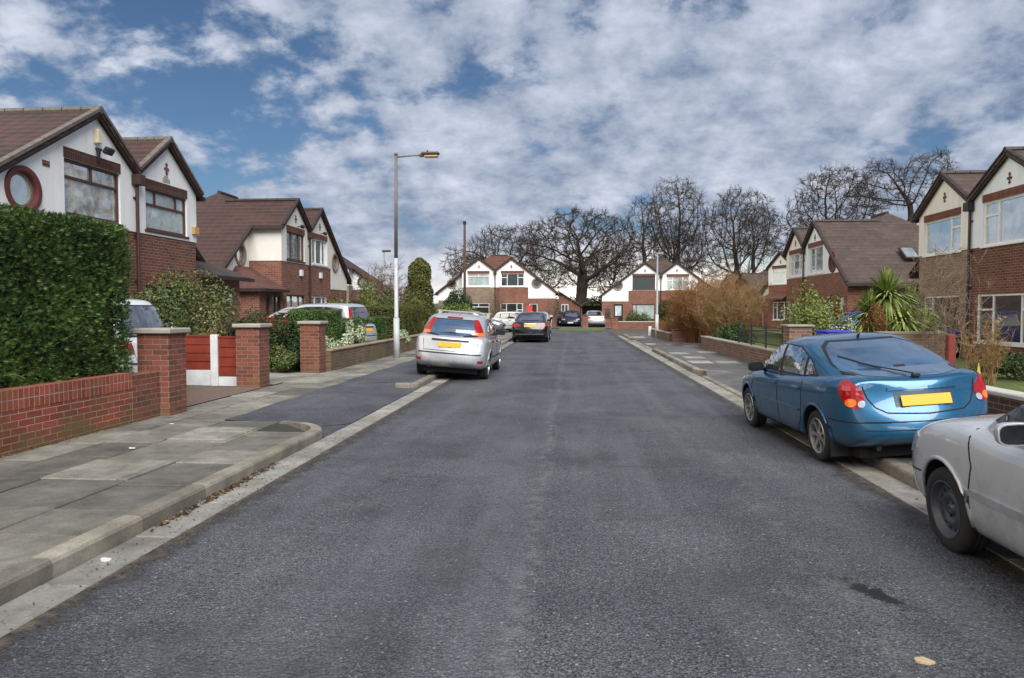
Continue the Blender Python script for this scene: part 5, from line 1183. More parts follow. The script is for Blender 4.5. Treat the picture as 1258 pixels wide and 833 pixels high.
wl = wall_thing('low red brick wall with upright header course under the clipped hedge', -6.02, -5.80, -3, 9.0, .78, B_WALL, soldier=B_WALLS)
wl2 = wall_thing('short mossy stretch of low brick wall joining the first gate pillar', -6.03, -5.79, 9.004, 9.62, .74, B_PIL)
def pillar(label, x, y, h=1.30, w=.46, mat=B_PIL, cap=.075, capm=None, z0=.08):
    t = thing('gate_pillar', label, 'pillar', (x, y, 0), 0, 'brick gate pillars')
    MB().box(-w/2, w/2, -w/2, w/2, z0-.1, z0+h-cap).build('shaft', mat, t)
    MB().bev(-w/2-.055, w/2+.055, -w/2-.055, w/2+.055, z0+h-cap, z0+h, .014).build('cap', capm or CONC, t); return t
pillar('first brick gate pillar from the left, beside the clipped hedge', -5.88, 9.86, 1.27)
pillar('second brick gate pillar from the left, beside the red fence panels', -6.22, 13.55, 1.26, .46)
pillar('third brick gate pillar from the left, mossy foot, where the long wall starts', -6.2, 16.78, 1.26, .46)
wall_thing('long mossy brick wall running from the third pillar past the lamp post', -6.05, -5.85, 17.02, 28.6, .64, B_OLD, cop=.05, copm=plain('brown_coping', '#8d7c66', .9, var=.25))
wall_thing('low brick wall beyond the silver hatchback on the left', -6.05, -5.85, 31.4, 42.5, .60, B_OLD, cop=.05, copm=plain('brown_coping', '#8d7c66', .9))
# red panel fence with concrete posts
fz = thing('panel_fence', 'red stained fence panels with white concrete posts and gravel boards', 'fence', (-6.45, 13.62, .1))
def panelbit(x0, x1, ztop, gb):
    mb = MB(); n = 4; h = (ztop-gb)/n
    for i in range(n): mb.box(x0, x1, -.014, .010, gb+h*i+.008, gb+h*(i+1)-.006)
    mb.box(x0+.01, x1-.01, .011, .018, gb, ztop)
    mb.box(x0, x1, -.03, .02, ztop, ztop+.03); mb.build('fence_panel', REDF, fz)
    MB().box(x0, x1, -.022, .022, -.08, gb).build('gravel_board', WHITEC, fz)
panelbit(-.50, -.03, .96, .19); panelbit(-2.4, -.66, .98, .32)
for x in (-.58, -2.45): MB().bev(x-.075, x+.075, -.05, .05, -.1, 1.02, .01).build('post', WHITEC, fz)
MB().box(-.03, .02, -.05, .05, -.1, .98).build('post', WHITEC, fz)
# little red panel glimpsed by the cars and another past the hedge
tag(MB().box(-.42, .42, -.02, .02, -.8, .44).bev(-.45, .45, -.035, .035, .44, .48, .006).build('board_fence', REDF, None, loc=(-7.95, 18.6, .93)), 'small red board fence between the bushes and the silver people carrier', 'fence')
tag(MB().box(-.55, .55, -.03, .03, -.1, .9).bev(-.6, .6, -.045, .045, .9, .95, .006).build('board_fence', plain('bright_red_board', '#a33526', .6), None, loc=(-7.0, 28.4, .15)), 'bright red board fence panel left of the tall clipped hedge', 'fence')

# street lamps
lp = thing('street_lamp', 'tall street lamp on the left pavement with a side arm, painted white below', 'street lamp', (-5.42, 21.9, .1))
MB().tube([(0, 0, -.1), (0, 0, 1.25)], [.098, .092], 16).build('base_section', LAMPW, lp, smooth=True)
MB().tube([(0, 0, 1.25), (0, 0, 1.29), (.0, 0, 3.1)], [.09, .062, .057], 16).build('lower_column', LAMPW, lp, smooth=True)
MB().tube([(0, 0, 3.1), (.02, 0, 6.28)], [.057, .045], 16).tube([(.02, 0, 6.26), (.02, 0, 6.33)], [.06, .05], 12).build('column', LAMPD, lp, smooth=True)
MB().tube([(.02, 0, 6.20), (.5, 0, 6.235), (.86, 0, 6.25)], .022, 10).build('arm', LAMPD, lp, smooth=True)
hd = MB().bev(.80, 1.38, -.10, .10, 6.24, 6.34, .045).bev(.74, .9, -.06, .06, 6.2, 6.28, .02).build('lamp_head', LAMPH, lp); MB().bev(.90, 1.34, -.085, .085, 6.165, 6.238, .03).build('lamp_bowl', LENS, hd)
MB().tube([(1.0, 0, 6.33), (1.0, 0, 6.39)], .025, 10).build('photocell', C_BLACK, hd)
lr = thing('street_lamp', 'slim white street lamp column on the right pavement before the end house', 'street lamp', (4.57, 38.9, .1))
MB().tube([(0, 0, -.1), (0, 0, 1.25)], [.098, .09], 14).build('base_section', LAMPW, lr, smooth=True); MB().tube([(0, 0, 1.25), (0, 0, 1.29), (0, 0, 4.45)], [.09, .06, .045], 14).build('column', LAMPG, lr, smooth=True); MB().bev(-.09, .30, -.07, .07, 4.44, 4.53, .03).build('lamp_head', LAMPG, lr)
l2 = thing('street_lamp', 'distant thin street lamp standing left of the tall one', 'street lamp', (-11.0, 41.5, .15))
MB().tube([(0, 0, -.1), (0, 0, 4.85)], [.08, .05], 12).build('column', LAMPG, l2, smooth=True); MB().bev(-.1, .42, -.09, .09, 4.83, 4.95, .03).build('lamp_head', LAMPH, l2)
tp = thing('telegraph_pole', 'wooden telegraph pole standing in front of the left end house', 'pole', (-7.85, 52.5, 0)); MB().tube([(0, 0, -.2), (0, 0, 7.95)], [.11, .085], 12).build('pole', plain('tarred_wood', '#4a3a30', .9, var=.3), tp, smooth=True)
mb = MB()
for z in (5.2, 5.7, 6.2, 6.7): mb.box(-.22, .22, -.012, .012, z, z+.02)
mb.bev(-.11, .11, -.11, .11, 7.85, 8.1, .03); mb.build('steps', C_BLACK, tp)

# right side walls
wr_ = wall_thing('low brown brick wall with stone coping and black railings on the right', 5.0, 5.22, 17.75, 28.2, .60, B_RW, cop=.05, copm=plain('stone_coping', '#8c8577', .9, var=.25), name='garden_wall')
rl = thing('iron_railing', 'black iron railings on top of the low brown wall', 'railing', (5.11, 20, .6))
y0, y1 = -2.15, 2.4
for y in (y0, -.65, .87, y1): MB().box(-.02, .02, y-.02, y+.02, 0, .60).tube([(0, y, .6), (0, y, .67)], [.03, .012], 8).build('post', IRON, rl)
for z in (.10, .40, .54): MB().box(-.008, .008, y0, y1, z, z+.025).build('rail', IRON, rl)
mb = MB(); y = y0+.08
while y < y1: mb.tube([(0, y, .11), (0, y, .41)], .0065, 5, cap=False); y += .095
mb.build('bars', IRON, rl)
pillar('brown brick pillar with a flat cap at the end of the railings', 5.32, 17.42, 1.18, .52, B_RW, .05, capm=plain('stone_coping', '#8c8577', .9))
nw = wall_thing('near low dark brick wall with pale coping behind the blue liftback', 5.3, 5.53, 3.0, 13.2, .60, B_RW2, cop=.06, copm=plain('pale_coping', '#b3b2ac', .9))
for y, l in ((8.58, 'dark red square post on the near right wall, right edge of the picture'), (10.75, 'dark red square post further along the near right wall')):
    tag(MB().bev(-.05, .05, -.05, .05, 0, .66, .012).build('fence_post', plain('dark_red_post', '#6e241e', .6, var=.25), None, loc=(5.42, y, .6)), l, 'post', 'red posts on the right wall')
wall_thing('grey coped side wall between the palm garden and the nearest right house', 6.9, 8.3, 16.7, 16.9, 1.12, B_OLD, cop=.06, copm=plain('weathered_rail', '#7f776c', .9))
pillar('small brick pillar by the far right driveway', 4.95, 33.4, .62, .62, B_ORANGE, .03, capm=B_ORANGE)
wall_thing('low rough wall behind the white street lamp on the right', 4.55, 4.75, 33.8, 42.0, .52, B_OLD, cop=.04)
wall_thing('low brick wall in front of the right end house', 3.55, 7.6, 60.2, 60.45, .62, B_ORANGE, cop=.06, copm=plain('pale_coping', '#b3b2ac', .9))
pillar('brick pillar at the left end of the far right garden wall', 3.6, 60.2, .95, .5, B_ORANGE, .04, capm=B_ORANGE, z0=0)
pillar('brick pillar at the right end of the far right garden wall', 7.5, 60.1, 1.3, .6, B_RED, .04, capm=B_RED, z0=0)
pillar('lone brick pillar between the two far drives under the oak', 1.2, 62.5, 1.12, .5, B_ORANGE, .04, capm=B_ORANGE, z0=0)
bl = thing('bollard', 'small white marker post beside the far right kerb', 'bollard', (4.45, 41.2, .1)); MB().bev(-.09, .09, -.06, .06, 0, .55, .03).build('post', WHITEC, bl)
es = thing('garden_sign', 'white post with a small signboard on the left end lawn', 'sign', (-1.75, 58.0, .0)); MB().box(-.04, .04, -.03, .03, 0, 1.12).build('post', WHITEC, es); MB().bev(-.28, .24, -.045, -.02, 1.02, 1.12, .01).build('board', WHITEC, es); MB().bev(-.18, .18, -.045, -.03, .55, .95, .01).build('board', plain('pale_board', '#b8bcbb', .6), es)
rs = thing('sale_board', 'small red board on a post before the left end house', 'sign', (-3.3, 57.2, .0)); MB().box(-.03, .03, -.03, .03, 0, 1.95).build('post', F_GREYW, rs); MB().bev(-.19, .19, -.05, -.03, 1.42, 1.92, .01).build('board', plain('bright_red_board2', '#d6352c', .5), rs)
wb_ = thing('wheelie_bin', 'bright blue wheelie bin behind the brown brick pillar', 'bin', (6.15, 17.4, .12)); PB = plain('blue_plastic', '#1b2fb0', .4, var=.1)
MB().add([(-.22, -.26, .06), (.22, -.26, .06), (.22, .26, .06), (-.22, .26, .06), (-.28, -.33, .93), (.28, -.33, .93), (.28, .33, .93), (-.28, .33, .93)], [(3, 2, 1, 0), (4, 5, 6, 7), (0, 1, 5, 4), (1, 2, 6, 5), (2, 3, 7, 6), (3, 0, 4, 7)]).build('bin_body', PB, wb_)
MB().bev(-.31, .31, -.36, .36, .94, 1.01, .03).bev(-.33, -.28, -.28, .28, .88, .95, .02).build('lid', PB, wb_)
for s_ in (-1, 1): MB().lathe([(.0001, -.02), (.1, -.02), (.1, .02), (.0001, .02)], 16, axis='Y', c=(.22, s_*.27, .1)).build('wheel', C_TYRE, wb_)
dg_ = tag(MB().bev(-.2, .2, -.22, .22, -.01, .012, .004).build('drain_cover', C_STEEL, None, loc=(3.55, 36.4, .075)), 'iron drain cover in the far right crossing', 'drain cover')

# ------------------------------------------------------------------ plants
rng = np.random.default_rng(11)
def leaves(P, N, size, tone, mat, name, aspect=1.8, jitter=.7, fold=False):
    """one quad per point; N gives the direction the leaf roughly faces"""
    n = len(P); d = N+rng.normal(0, jitter, (n, 3)); d /= np.linalg.norm(d, axis=1)[:, None]+1e-9
    a = np.cross(d, rng.normal(0, 1, (n, 3))); a /= np.linalg.norm(a, axis=1)[:, None]+1e-9; b = np.cross(d, a)
    s = (size*rng.uniform(.6, 1.3, n))[:, None]; w = s/aspect
    V = np.stack([P-a*s*.5, P-b*w*.5+a*s*.05, P+a*s*.5, P+b*w*.5+a*s*.05], 1).reshape(-1, 3)
    F = np.arange(n*4).reshape(n, 4); return fastmesh(name, V, F, tone, mat)
def merge_mesh(lst):
    pass
LF_HEDGE = leafmat('conifer_hedge_leaf', '#1f3015', '#5f7f3c', '#98964f'); LF_BUSH = leafmat('bush_leaf', '#2c3a1c', '#5d6a38', '#8a7a4c'); LF_DARK = leafmat('dark_leaf', '#1a2813', '#3b5226')
LF_VAR = leafmat('variegated_leaf', '#4d6340', '#b9c3a0', '#d8dcc4'); LF_BROWN = leafmat('brown_twig', '#54351f', '#8a5f38', '#b08a58'); LF_YEL = leafmat('yellow_green_leaf', '#4a5526', '#7f8a45')
LF_PALM = leafmat('sword_leaf', '#3b4f24', '#84964e', '#bcb073'); LF_CON = leafmat('conifer_leaf', '#3a3f1c', '#66682f', '#7d6e3a'); LF_LIT = leafmat('leaf_litter', '#2e2016', '#5f4429', '#8d7350')
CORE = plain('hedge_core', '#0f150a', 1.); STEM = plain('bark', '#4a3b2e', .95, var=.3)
def hedge(label, x0, x1, y0, y1, z0, z1, dens, size, mat=LF_HEDGE, core=CORE, cat='hedge', name='clipped_hedge', faces='xyt', group=None, wob=.05, deep=.07, lump=1.):
    t = thing(name, label, cat, ((x0+x1)/2, (y0+y1)/2, z0), 0, group); cx, cy = (x0+x1)/2, (y0+y1)/2
    sx, sy, sz = x1-x0, y1-y0, z1-z0; P, N = [], []
    def face(u, v, org, nn):
        n = int(dens*np.linalg.norm(u)*np.linalg.norm(v)); a, b = rng.random(n), rng.random(n)
        p = org+a[:, None]*u+b[:, None]*v; w = (np.sin(p[:, 0]*2.3*lump+p[:, 2]*3.1)+np.sin(p[:, 1]*2.7*lump-p[:, 2]*2.2+1.3)+.6*np.sin(p[:, 1]*7.1+p[:, 2]*6.3+p[:, 0]*5))*wob
        p = p+nn*(w-rng.random(n)**2*deep+rng.normal(0, .012, n))[:, None]; P.append(p); N.append(np.tile(nn+np.array([0, 0, .35]), (n, 1)))
    X, Y, Z = np.array([sx, 0, 0.]), np.array([0, sy, 0.]), np.array([0, 0, sz]); o = np.array([-sx/2, -sy/2, 0.])
    face(Y, Z, o+X, np.array([1., 0, 0])); face(Y, Z, o, np.array([-1., 0, 0])); face(X, Z, o, np.array([0, -1., 0])); face(X, Z, o+Y, np.array([0, 1., 0])); face(X, Y, o+Z, np.array([0, 0, 1.]))
    P, N = np.concatenate(P), np.concatenate(N)
    big = (np.sin(P[:, 1]*1.9+P[:, 2]*1.3)+np.sin(P[:, 2]*2.9-P[:, 1]*.8+2)+np.sin(P[:, 0]*3+P[:, 1]*3.7))/6
    tone = np.clip(.38+big*.35+rng.normal(0, .20, len(P)), 0, 1)
    me = leaves(P, N, size, tone, mat, 'foliage'); link('foliage', me, t)
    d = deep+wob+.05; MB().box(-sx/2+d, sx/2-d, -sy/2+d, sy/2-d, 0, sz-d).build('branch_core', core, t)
    return t
def bushcloud(label, c, rads, n, size, mat, name='shrub', cat='shrub', stems=6, stemh=.5, lumps=9, group=None, asp=1.8, seed=0, core=True, open_=.0, spread=None):
    r = np.random.default_rng(seed+5); t = thing(name, label, cat, c, 0, group); rx, ry, rz = rads
    cs = []; 
    for i in range(lumps):
        th, u = r.uniform(0, 2*np.pi), r.uniform(-.15, 1); q = np.sqrt(max(0, 1-u*u))*r.uniform(.5, .85)
        cs.append((np.array([q*np.cos(th)*rx, q*np.sin(th)*ry, rz*(.5+.55*u*r.uniform(.5, .95))]), r.uniform(.28, .45)))
    cs.append((np.array([0, 0, rz*.55]), .55))
    P, N, T = [], [], []; per = n//len(cs)
    for cc, f in cs:
        d = r.normal(0, 1, (per, 3)); d /= np.linalg.norm(d, axis=1)[:, None]; rad = 1-r.random(per)**1.5*.45
        p = cc+d*rad[:, None]*np.array([rx*f, ry*f, rz*f]); P.append(p); N.append(d+np.array([0, 0, .3])); T.append(np.clip(.45+r.normal(0, .08)+r.normal(0, .22, per), 0, 1))
    P, N, T = np.concatenate(P), np.concatenate(N), np.concatenate(T); k = P[:, 2] > .01; P, N, T = P[k], N[k], T[k]
    link('foliage', leaves(P, N, size, T, mat, 'foliage', asp), t)
    mb = MB()
    for i in range(stems):
        th = r.uniform(0, 6.28); e = cs[i % len(cs)][0]
        mb.tube([(.08*math.cos(th), .08*math.sin(th), -.1), tuple(e*.5), tuple(e)], [.025, .018, .006], 5)
    mb.build('stems', STEM, t); return t
def twigs(label, c, rads, n, mat, name='bare_shrub', cat='shrub', seed=0, h0=.1, rad=.012, fork=3, group=None, arch=.3):
    """a fountain of thin bare stems that fork"""
    r = np.random.default_rng(seed+50); t = thing(name, label, cat, c, 0, group); A, Bq, Ra, Rb = [], [], [], []
    for i in range(n):
        th = r.uniform(0, 2*np.pi); q = math.sqrt(r.random()); p = np.array([q*np.cos(th)*rads[0]*.55, q*np.sin(th)*rads[1]*.55, 0.])
        top = np.array([p[0]*1.9+r.normal(0, .08), p[1]*1.9+r.normal(0, .08), rads[2]*r.uniform(.55, 1.05)*(1-.28*q)]); K = 5; last = p
        for k in range(1, K+1):
            f = k/K; q2 = p+(top-p)*np.array([f**1.4, f**1.4, f**.85])+r.normal(0, .025, 3); A.append(last); Bq.append(q2); Ra.append(rad*(1.15-f+.1/K)); Rb.append(rad*(1.05-f)); 
            if k > 1:
                for j in range(fork):
                    d = r.normal(0, 1, 3); d[2] = abs(d[2])*.8+.35; d /= np.linalg.norm(d); l = r.uniform(.12, .4)*rads[2]*.4; e = q2+d*l
                    A.append(q2); Bq.append(e); Ra.append(rad*.5); Rb.append(rad*.25)
                    for m in range(2):
                        d2 = d+r.normal(0, .5, 3); A.append(q2+d*l*.6); Bq.append(q2+d*l*.6+d2*l*.5); Ra.append(rad*.32); Rb.append(rad*.18)
            last = q2
    me = segmesh(np.array(A), np.array(Bq), np.array(Ra), np.array(Rb), 'stems', mat, 3, tone=np.clip(r.normal(.45, .22, len(A)), 0, 1)); link('stems', me, t); return t
def segmesh(A, Bq, Ra, Rb, name, mat, k=4, tone=None):
    n = len(A); d = Bq-A; L = np.linalg.norm(d, axis=1)[:, None]+1e-9; d = d/L
    up = np.where(np.abs(d[:, 2:3]) < .9, np.array([[0, 0, 1.]]), np.array([[1., 0, 0]])); a = np.cross(d, up); a /= np.linalg.norm(a, axis=1)[:, None]; b = np.cross(d, a)
    V = np.empty((n, 2*k, 3)); ang = np.arange(k)*2*np.pi/k
    for i, t_ in enumerate(ang):
        o = a*math.cos(t_)+b*math.sin(t_); V[:, i] = A+o*Ra[:, None]; V[:, k+i] = Bq+d*(Rb*.3)[:, None]+o*Rb[:, None]
    base = (np.arange(n)*2*k)[:, None]; F = np.concatenate([np.stack([base[:, 0]+i, base[:, 0]+(i+1) % k, base[:, 0]+k+(i+1) % k, base[:, 0]+k+i], 1)[:, None] for i in range(k)], 1).reshape(-1, 4)
    me = fastmesh(name, V.reshape(-1, 3), F, None if tone is None else np.repeat(tone, k), mat); me.polygons.foreach_set('use_smooth', [True]*len(me.polygons)); return me

def bighedge():
    """the near hedge: feathery sprays, each a little fan of five narrow leaflets"""
    x0, x1, y0, y1, z0, z1 = -7.4, -5.98, -2.5, 9.30, .72, 2.72
    t = thing('clipped_hedge', 'tall dense clipped conifer hedge behind the near left brick wall', 'hedge', (-6.7, 3.4, z0)); o0 = np.array([-6.7, 3.4, z0]); P, N = [], []
    def face(org, u, v, nn, dens):
        n = int(dens*np.linalg.norm(u)*np.linalg.norm(v)); a, b = rng.random(n), rng.random(n); p = org+a[:, None]*u+b[:, None]*v
        w = .016*(np.sin(p[:, 1]*2.1+p[:, 2]*3.3)+np.sin(p[:, 1]*4.7-p[:, 2]*5.2+1)+np.sin(p[:, 1]*9.7+p[:, 2]*8.1))
        P.append(p+nn*(w-rng.random(n)**1.4*.17)[:, None]); N.append(np.tile(nn, (n, 1)))
    face(np.array([x1, y0, z0]), np.array([0, y1-y0, 0]), np.array([0, 0, z1-z0]), np.array([1., 0, 0]), 2300)
    face(np.array([x0, y1, z0]), np.array([x1-x0, 0, 0]), np.array([0, 0, z1-z0]), np.array([0, 1., 0]), 1500)
    face(np.array([x0, y0, z0]), np.array([x1-x0, 0, 0]), np.array([0, 0, z1-z0]), np.array([0, -1., 0]), 200)
    face(np.array([x0, y0, z1]), np.array([x1-x0, 0, 0]), np.array([0, y1-y0, 0]), np.array([0, 0, 1.]), 900)
    P, N = np.concatenate(P)-o0, np.concatenate(N); n = len(P)
    up = N*.75+np.array([0, 0, .55])+rng.normal(0, .42, (n, 3)); up /= np.linalg.norm(up, axis=1)[:, None]
    side_ = np.cross(up, N+rng.normal(0, .35, (n, 3))); side_ /= np.linalg.norm(side_, axis=1)[:, None]+1e-9
    L = rng.uniform(.045, .085, n)[:, None]; V, T = [], []
    patch = .5+.5*np.sin(P[:, 1]*2.6+np.sin(P[:, 2]*3)*1.5+P[:, 2]*1.2)*np.sin(P[:, 2]*3.4+P[:, 1]*.9)
    tone = np.clip(.12+.42*patch+rng.normal(0, .20, n)+.4*(rng.random(n) < .07), 0, 1)
    for ang, f in ((-.9, .6), (-.42, .85), (0, 1.), (.42, .85), (.9, .6)):
        d = up*math.cos(ang)+side_*math.sin(ang); w = np.cross(d, N); w /= np.linalg.norm(w, axis=1)[:, None]+1e-9; l = L*f; b = P+up*L*.12*(1-f)
        V.append(np.stack([b, b+d*l*.5+w*l*.085, b+d*l, b+d*l*.5-w*l*.085], 1)); T.append(np.clip(tone+(f-.8)*.2, 0, 1))
    V = np.concatenate(V).reshape(-1, 3); T = np.concatenate(T); link('foliage', fastmesh('foliage', V, np.arange(len(V)).reshape(-1, 4), T, LF_HEDGE), t)
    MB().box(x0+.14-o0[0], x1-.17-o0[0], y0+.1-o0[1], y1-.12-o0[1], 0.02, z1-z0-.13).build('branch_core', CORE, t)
bighedge()
bushcloud('big loose olive green bush behind the red fence panels', (-9.0, 15.9, .12), (1.55, 1.3, 1.85), 16000, .075, LF_BUSH, lumps=16, seed=1, stems=12)
bushcloud('low dark shrub at the right foot of the big olive bush', (-7.6, 16.7, .12), (.8, .9, 1.15), 6000, .07, LF_DARK, lumps=9, seed=2)
bushcloud('upright dark shrub half hiding the small red board fence', (-7.35, 17.6, .1), (.5, .5, 1.25), 4500, .06, LF_DARK, lumps=8, seed=24)
bushcloud('low spreading green ground shrub left of the third pillar', (-6.95, 16.35, .1), (.62, .7, .52), 6000, .055, LF_BUSH, lumps=9, seed=3, name='ground_shrub')
bushcloud('low dark green ground shrub against the third pillar foot', (-6.75, 17.3, .1), (.5, .6, .75), 5000, .055, LF_DARK, lumps=8, seed=4, name='ground_shrub')
hedge('small clipped dark hedge block in front of the silver people carrier', -7.3, -6.55, 18.0, 20.0, .1, 1.60, 2600, .042, LF_HEDGE, wob=.03, group='clipped hedges behind the long wall')
hedge('second clipped hedge block right of the people carrier tail', -7.2, -6.25, 20.4, 24.0, .1, 1.36, 2200, .045, LF_HEDGE, wob=.03, group='clipped hedges behind the long wall')
bushcloud('pale variegated shrub on the long left wall, nearest the pillar', (-6.35, 18.3, .3), (.35, .8, .55), 2600, .065, LF_VAR, lumps=7, seed=6, name='variegated_shrub')
bushcloud('larger pale variegated shrub between the wall and clipped hedge', (-6.35, 20.6, .3), (.38, .95, .82), 4200, .075, LF_VAR, lumps=9, seed=7, name='variegated_shrub')
bushcloud('low grey green plant trailing over the wall by the lamp post', (-6.1, 25.2, .35), (.35, .9, .45), 2000, .07, LF_VAR, lumps=6, seed=8, name='trailing_plant')
hedge('tall clipped hedge right of the lamp post, behind the long wall', -7.6, -6.15, 25.9, 29.8, .1, 1.76, 1500, .045, LF_CON, wob=.05)
bushcloud('small bright green cone shaped conifer behind the clipped hedge', (-7.8, 27.0, .1), (.45, .45, 2.2), 3500, .07, LF_YEL, lumps=10, seed=9, name='dwarf_conifer')
bushcloud('brown green bushy shrub behind the second clipped hedge', (-9.0, 27.0, .1), (1.1, 1.2, 1.6), 5000, .09, LF_CON, lumps=9, seed=10)
bushcloud('dark bush in the gap behind the bright red panel', (-8.0, 30.5, .1), (.9, 1.0, 2.0), 5000, .09, LF_BUSH, lumps=9, seed=12)
def conifer(label, loc, h, w, top2=True, seed=3, mat=LF_CON, n=16000):
    r = np.random.default_rng(seed); t = thing('conifer', label, 'tree', loc); z = r.random(n)**.8*h; th = r.uniform(0, 6.283, n)
    prof = np.interp(z/h, [0, .15, .45, .75, .93, 1.0], [.95, 1., .80, .62, .50, .12])*w; prof *= 1+.12*np.sin(th*5+z*1.5)+.10*np.sin(z*6+th*2)
    q = prof*(1-r.random(n)**2*.5); P = np.stack([q*np.cos(th), q*np.sin(th), z+.08*np.sin(th*3)], 1); N = np.stack([np.cos(th), np.sin(th), np.full(n, 1.1)], 1)
    link('foliage', leaves(P, N, .13, np.clip(.42+.12*np.sin(th*5)+r.normal(0, .2, n), 0, 1), mat, 'foliage', 3., .9), t); MB().tube([(0, 0, -.1), (0, 0, h*.9)], [.14, .04], 8).lathe([(.0001, .2), (w*.62, .25), (w*.4, h*.5), (w*.25, h*.9), (.0001, h*.92)], 10).build('trunk', CORE, t)
conifer('tall blunt topped conifer behind the silver hatchback', (-7.1, 33.2, .1), 3.85, .85)
conifer('shorter wide conifer against the right flank of the tall one', (-6.9, 31.6, .1), 2.0, .8, seed=5)
bushcloud('dark evergreen bush in front of the left end house', (-7.95, 49.5, .0), (1.2, 1.0, 2.35), 8000, .13, LF_DARK, lumps=12, seed=13)
bushcloud('yellowish low bush below the dark evergreen at the left bend', (-7.6, 46.8, .0), (1.7, .9, 1.75), 5000, .12, LF_YEL, lumps=10, seed=14)
# right side planting
twigs('tall rust brown bare hedge on the right beyond the railings', (5.9, 33.0, .1), (1.5, 2.0, 3.0), 320, LF_BROWN, seed=1, fork=4, rad=.014, group='bare winter shrubs on the right')
twigs('straw coloured tall bare shrub nearest the railings', (6.15, 28.9, .1), (1.35, 1.5, 3.0), 220, leafmat('straw_twig', '#6a5232', '#957850', '#b59a6c'), seed=2, fork=4, rad=.013, group='bare winter shrubs on the right')
twigs('low rust coloured brush over the far right wall', (5.3, 36.2, .1), (.9, 2.0, 1.3), 160, LF_BROWN, seed=3, fork=4, rad=.012, group='bare winter shrubs on the right')
twigs('far rust brown bare hedge reaching toward the right end house', (7.9, 41.0, .1), (2.2, 3.0, 3.1), 260, LF_BROWN, seed=4, fork=4, rad=.02, group='bare winter shrubs on the right')
bushcloud('green undergrowth at the foot of the straw coloured shrub', (6.1, 27.2, .1), (.8, 1.4, .9), 4000, .08, LF_DARK, lumps=9, seed=15)
bushcloud('dark evergreen bush in front of the right end house window', (8.0, 57.0, .0), (1.6, 1.0, 2.2), 7000, .13, LF_DARK, lumps=12, seed=16)
bushcloud('low olive shrub over the far right garden wall', (5.6, 61.2, .0), (1.3, .6, 1.25), 4000, .11, LF_BUSH, lumps=9, seed=17)
bushcloud('small yellow green bush behind the white lamp column', (5.3, 38.5, .1), (.5, .9, .8), 2500, .08, LF_YEL, lumps=7, seed=18)
bushcloud('loose leafy green bush behind the brown brick pillar', (6.4, 19.7, .12), (1.0, 1.1, 1.75), 5200, .085, LF_YEL, lumps=12, seed=19, stems=14)
bushcloud('small white flecked bush beside the blue bin', (6.7, 18.1, .12), (.5, .45, 1.05), 2200, .07, LF_VAR, lumps=6, seed=20)
def palm(label, c, heads, seed=0, mat=LF_PALM):
    r = np.random.default_rng(seed); t = thing('palm_shrub', label, 'palm', c); mb = MB(); V, F, T = [], [], []
    for (hx, hy, hz, L, n) in heads:
        mb.tube([(hx*.4, hy*.4, -.1), (hx*.8, hy*.8, hz*.6), (hx, hy, hz)], [.12, .10, .09], 8)
        for i in range(n):
            th = r.uniform(0, 6.283); el = r.uniform(-.75, 1.45); l = L*r.uniform(.8, 1.1); d = np.array([np.cos(th)*np.cos(el), np.sin(th)*np.cos(el), np.sin(el)]); sd_ = np.array([-np.sin(th), np.cos(th), 0]); w = .032
            p = np.array([hx, hy, hz]); K = 4; b = len(V); tn = float(np.clip(r.normal(.45, .2)+(.35 if el < -.3 else 0), 0, 1))
            for k in range(K+1):
                f = k/K; q = p+d*l*f+np.array([0, 0, -.55*l*f*f*math.cos(el)]); ww = w*(1-f**2.2)+.003; V += [q-sd_*ww, q+sd_*ww+np.array([0, 0, .004])]
                if k < K: F.append((b+2*k, b+2*k+1, b+2*k+3, b+2*k+2)); T.append(tn)
    link('fronds', fastmesh('fronds', np.array(V), np.array(F), T, mat), t); mb.build('trunk', STEM, t); return t
palm('big spiky sword leaved palm shrub in the right garden', (7.85, 18.6, .12), [(.0, 0, 1.8, .85, 460), (.62, .1, 1.45, .75, 400), (-.45, -.1, 1.35, .72, 360), (.2, -.45, 1.15, .70, 320), (.75, -.35, .95, .65, 260), (-.25, -.4, .85, .6, 260)], 3)
palm('small yellow striped sword plant behind the near right wall', (6.05, 9.7, .12), [(0, 0, .30, .62, 26), (-.25, 1.0, .22, .55, 22)], 5, leafmat('yellow_sword_leaf', '#8b8a3a', '#c9bd62', '#e0d68c'))
bushcloud('dry brown plume like tuft in front of the palm shrub', (7.4, 18.0, .9), (.33, .3, .75), 2600, .06, LF_BROWN, lumps=5, seed=22, asp=4)
twigs('small bare arching garden tree before the nearest right house', (8.05, 16.0, .1), (.8, .8, 3.0), 16, STEM_T if False else leafmat('grey_twig', '#5a4a3c', '#8a7660'), name='bare_tree', cat='tree', seed=6, fork=5, rad=.012)
twigs('pale bare stemmed shrub under the buff brick house window', (8.3, 15.2, .1), (.5, .5, 1.55), 40, leafmat('straw_twig', '#6a5232', '#957850', '#b59a6c'), seed=7, fork=3, rad=.009)
bushcloud('low green groundcover shrub by the near right house wall', (9.6, 16.0, .1), (1.4, .8, .45), 3500, .07, LF_DARK, lumps=8, seed=23)
twigs('slim bare sapling on the lawn before the left end house', (-1.6, 59.5, .0), (.9, .6, 3.4), 12, leafmat('grey_twig', '#5a4a3c', '#8a7660'), name='bare_tree', cat='tree', seed=8, fork=4, rad=.022)
twigs('bare climber against the brown brick of the left end house', (-6.3, 60.6, .0), (.7, .2, 3.6), 20, leafmat('grey_twig', '#5a4a3c', '#8a7660'), name='climbing_plant', cat='climber', seed=9, fork=3, rad=.02)
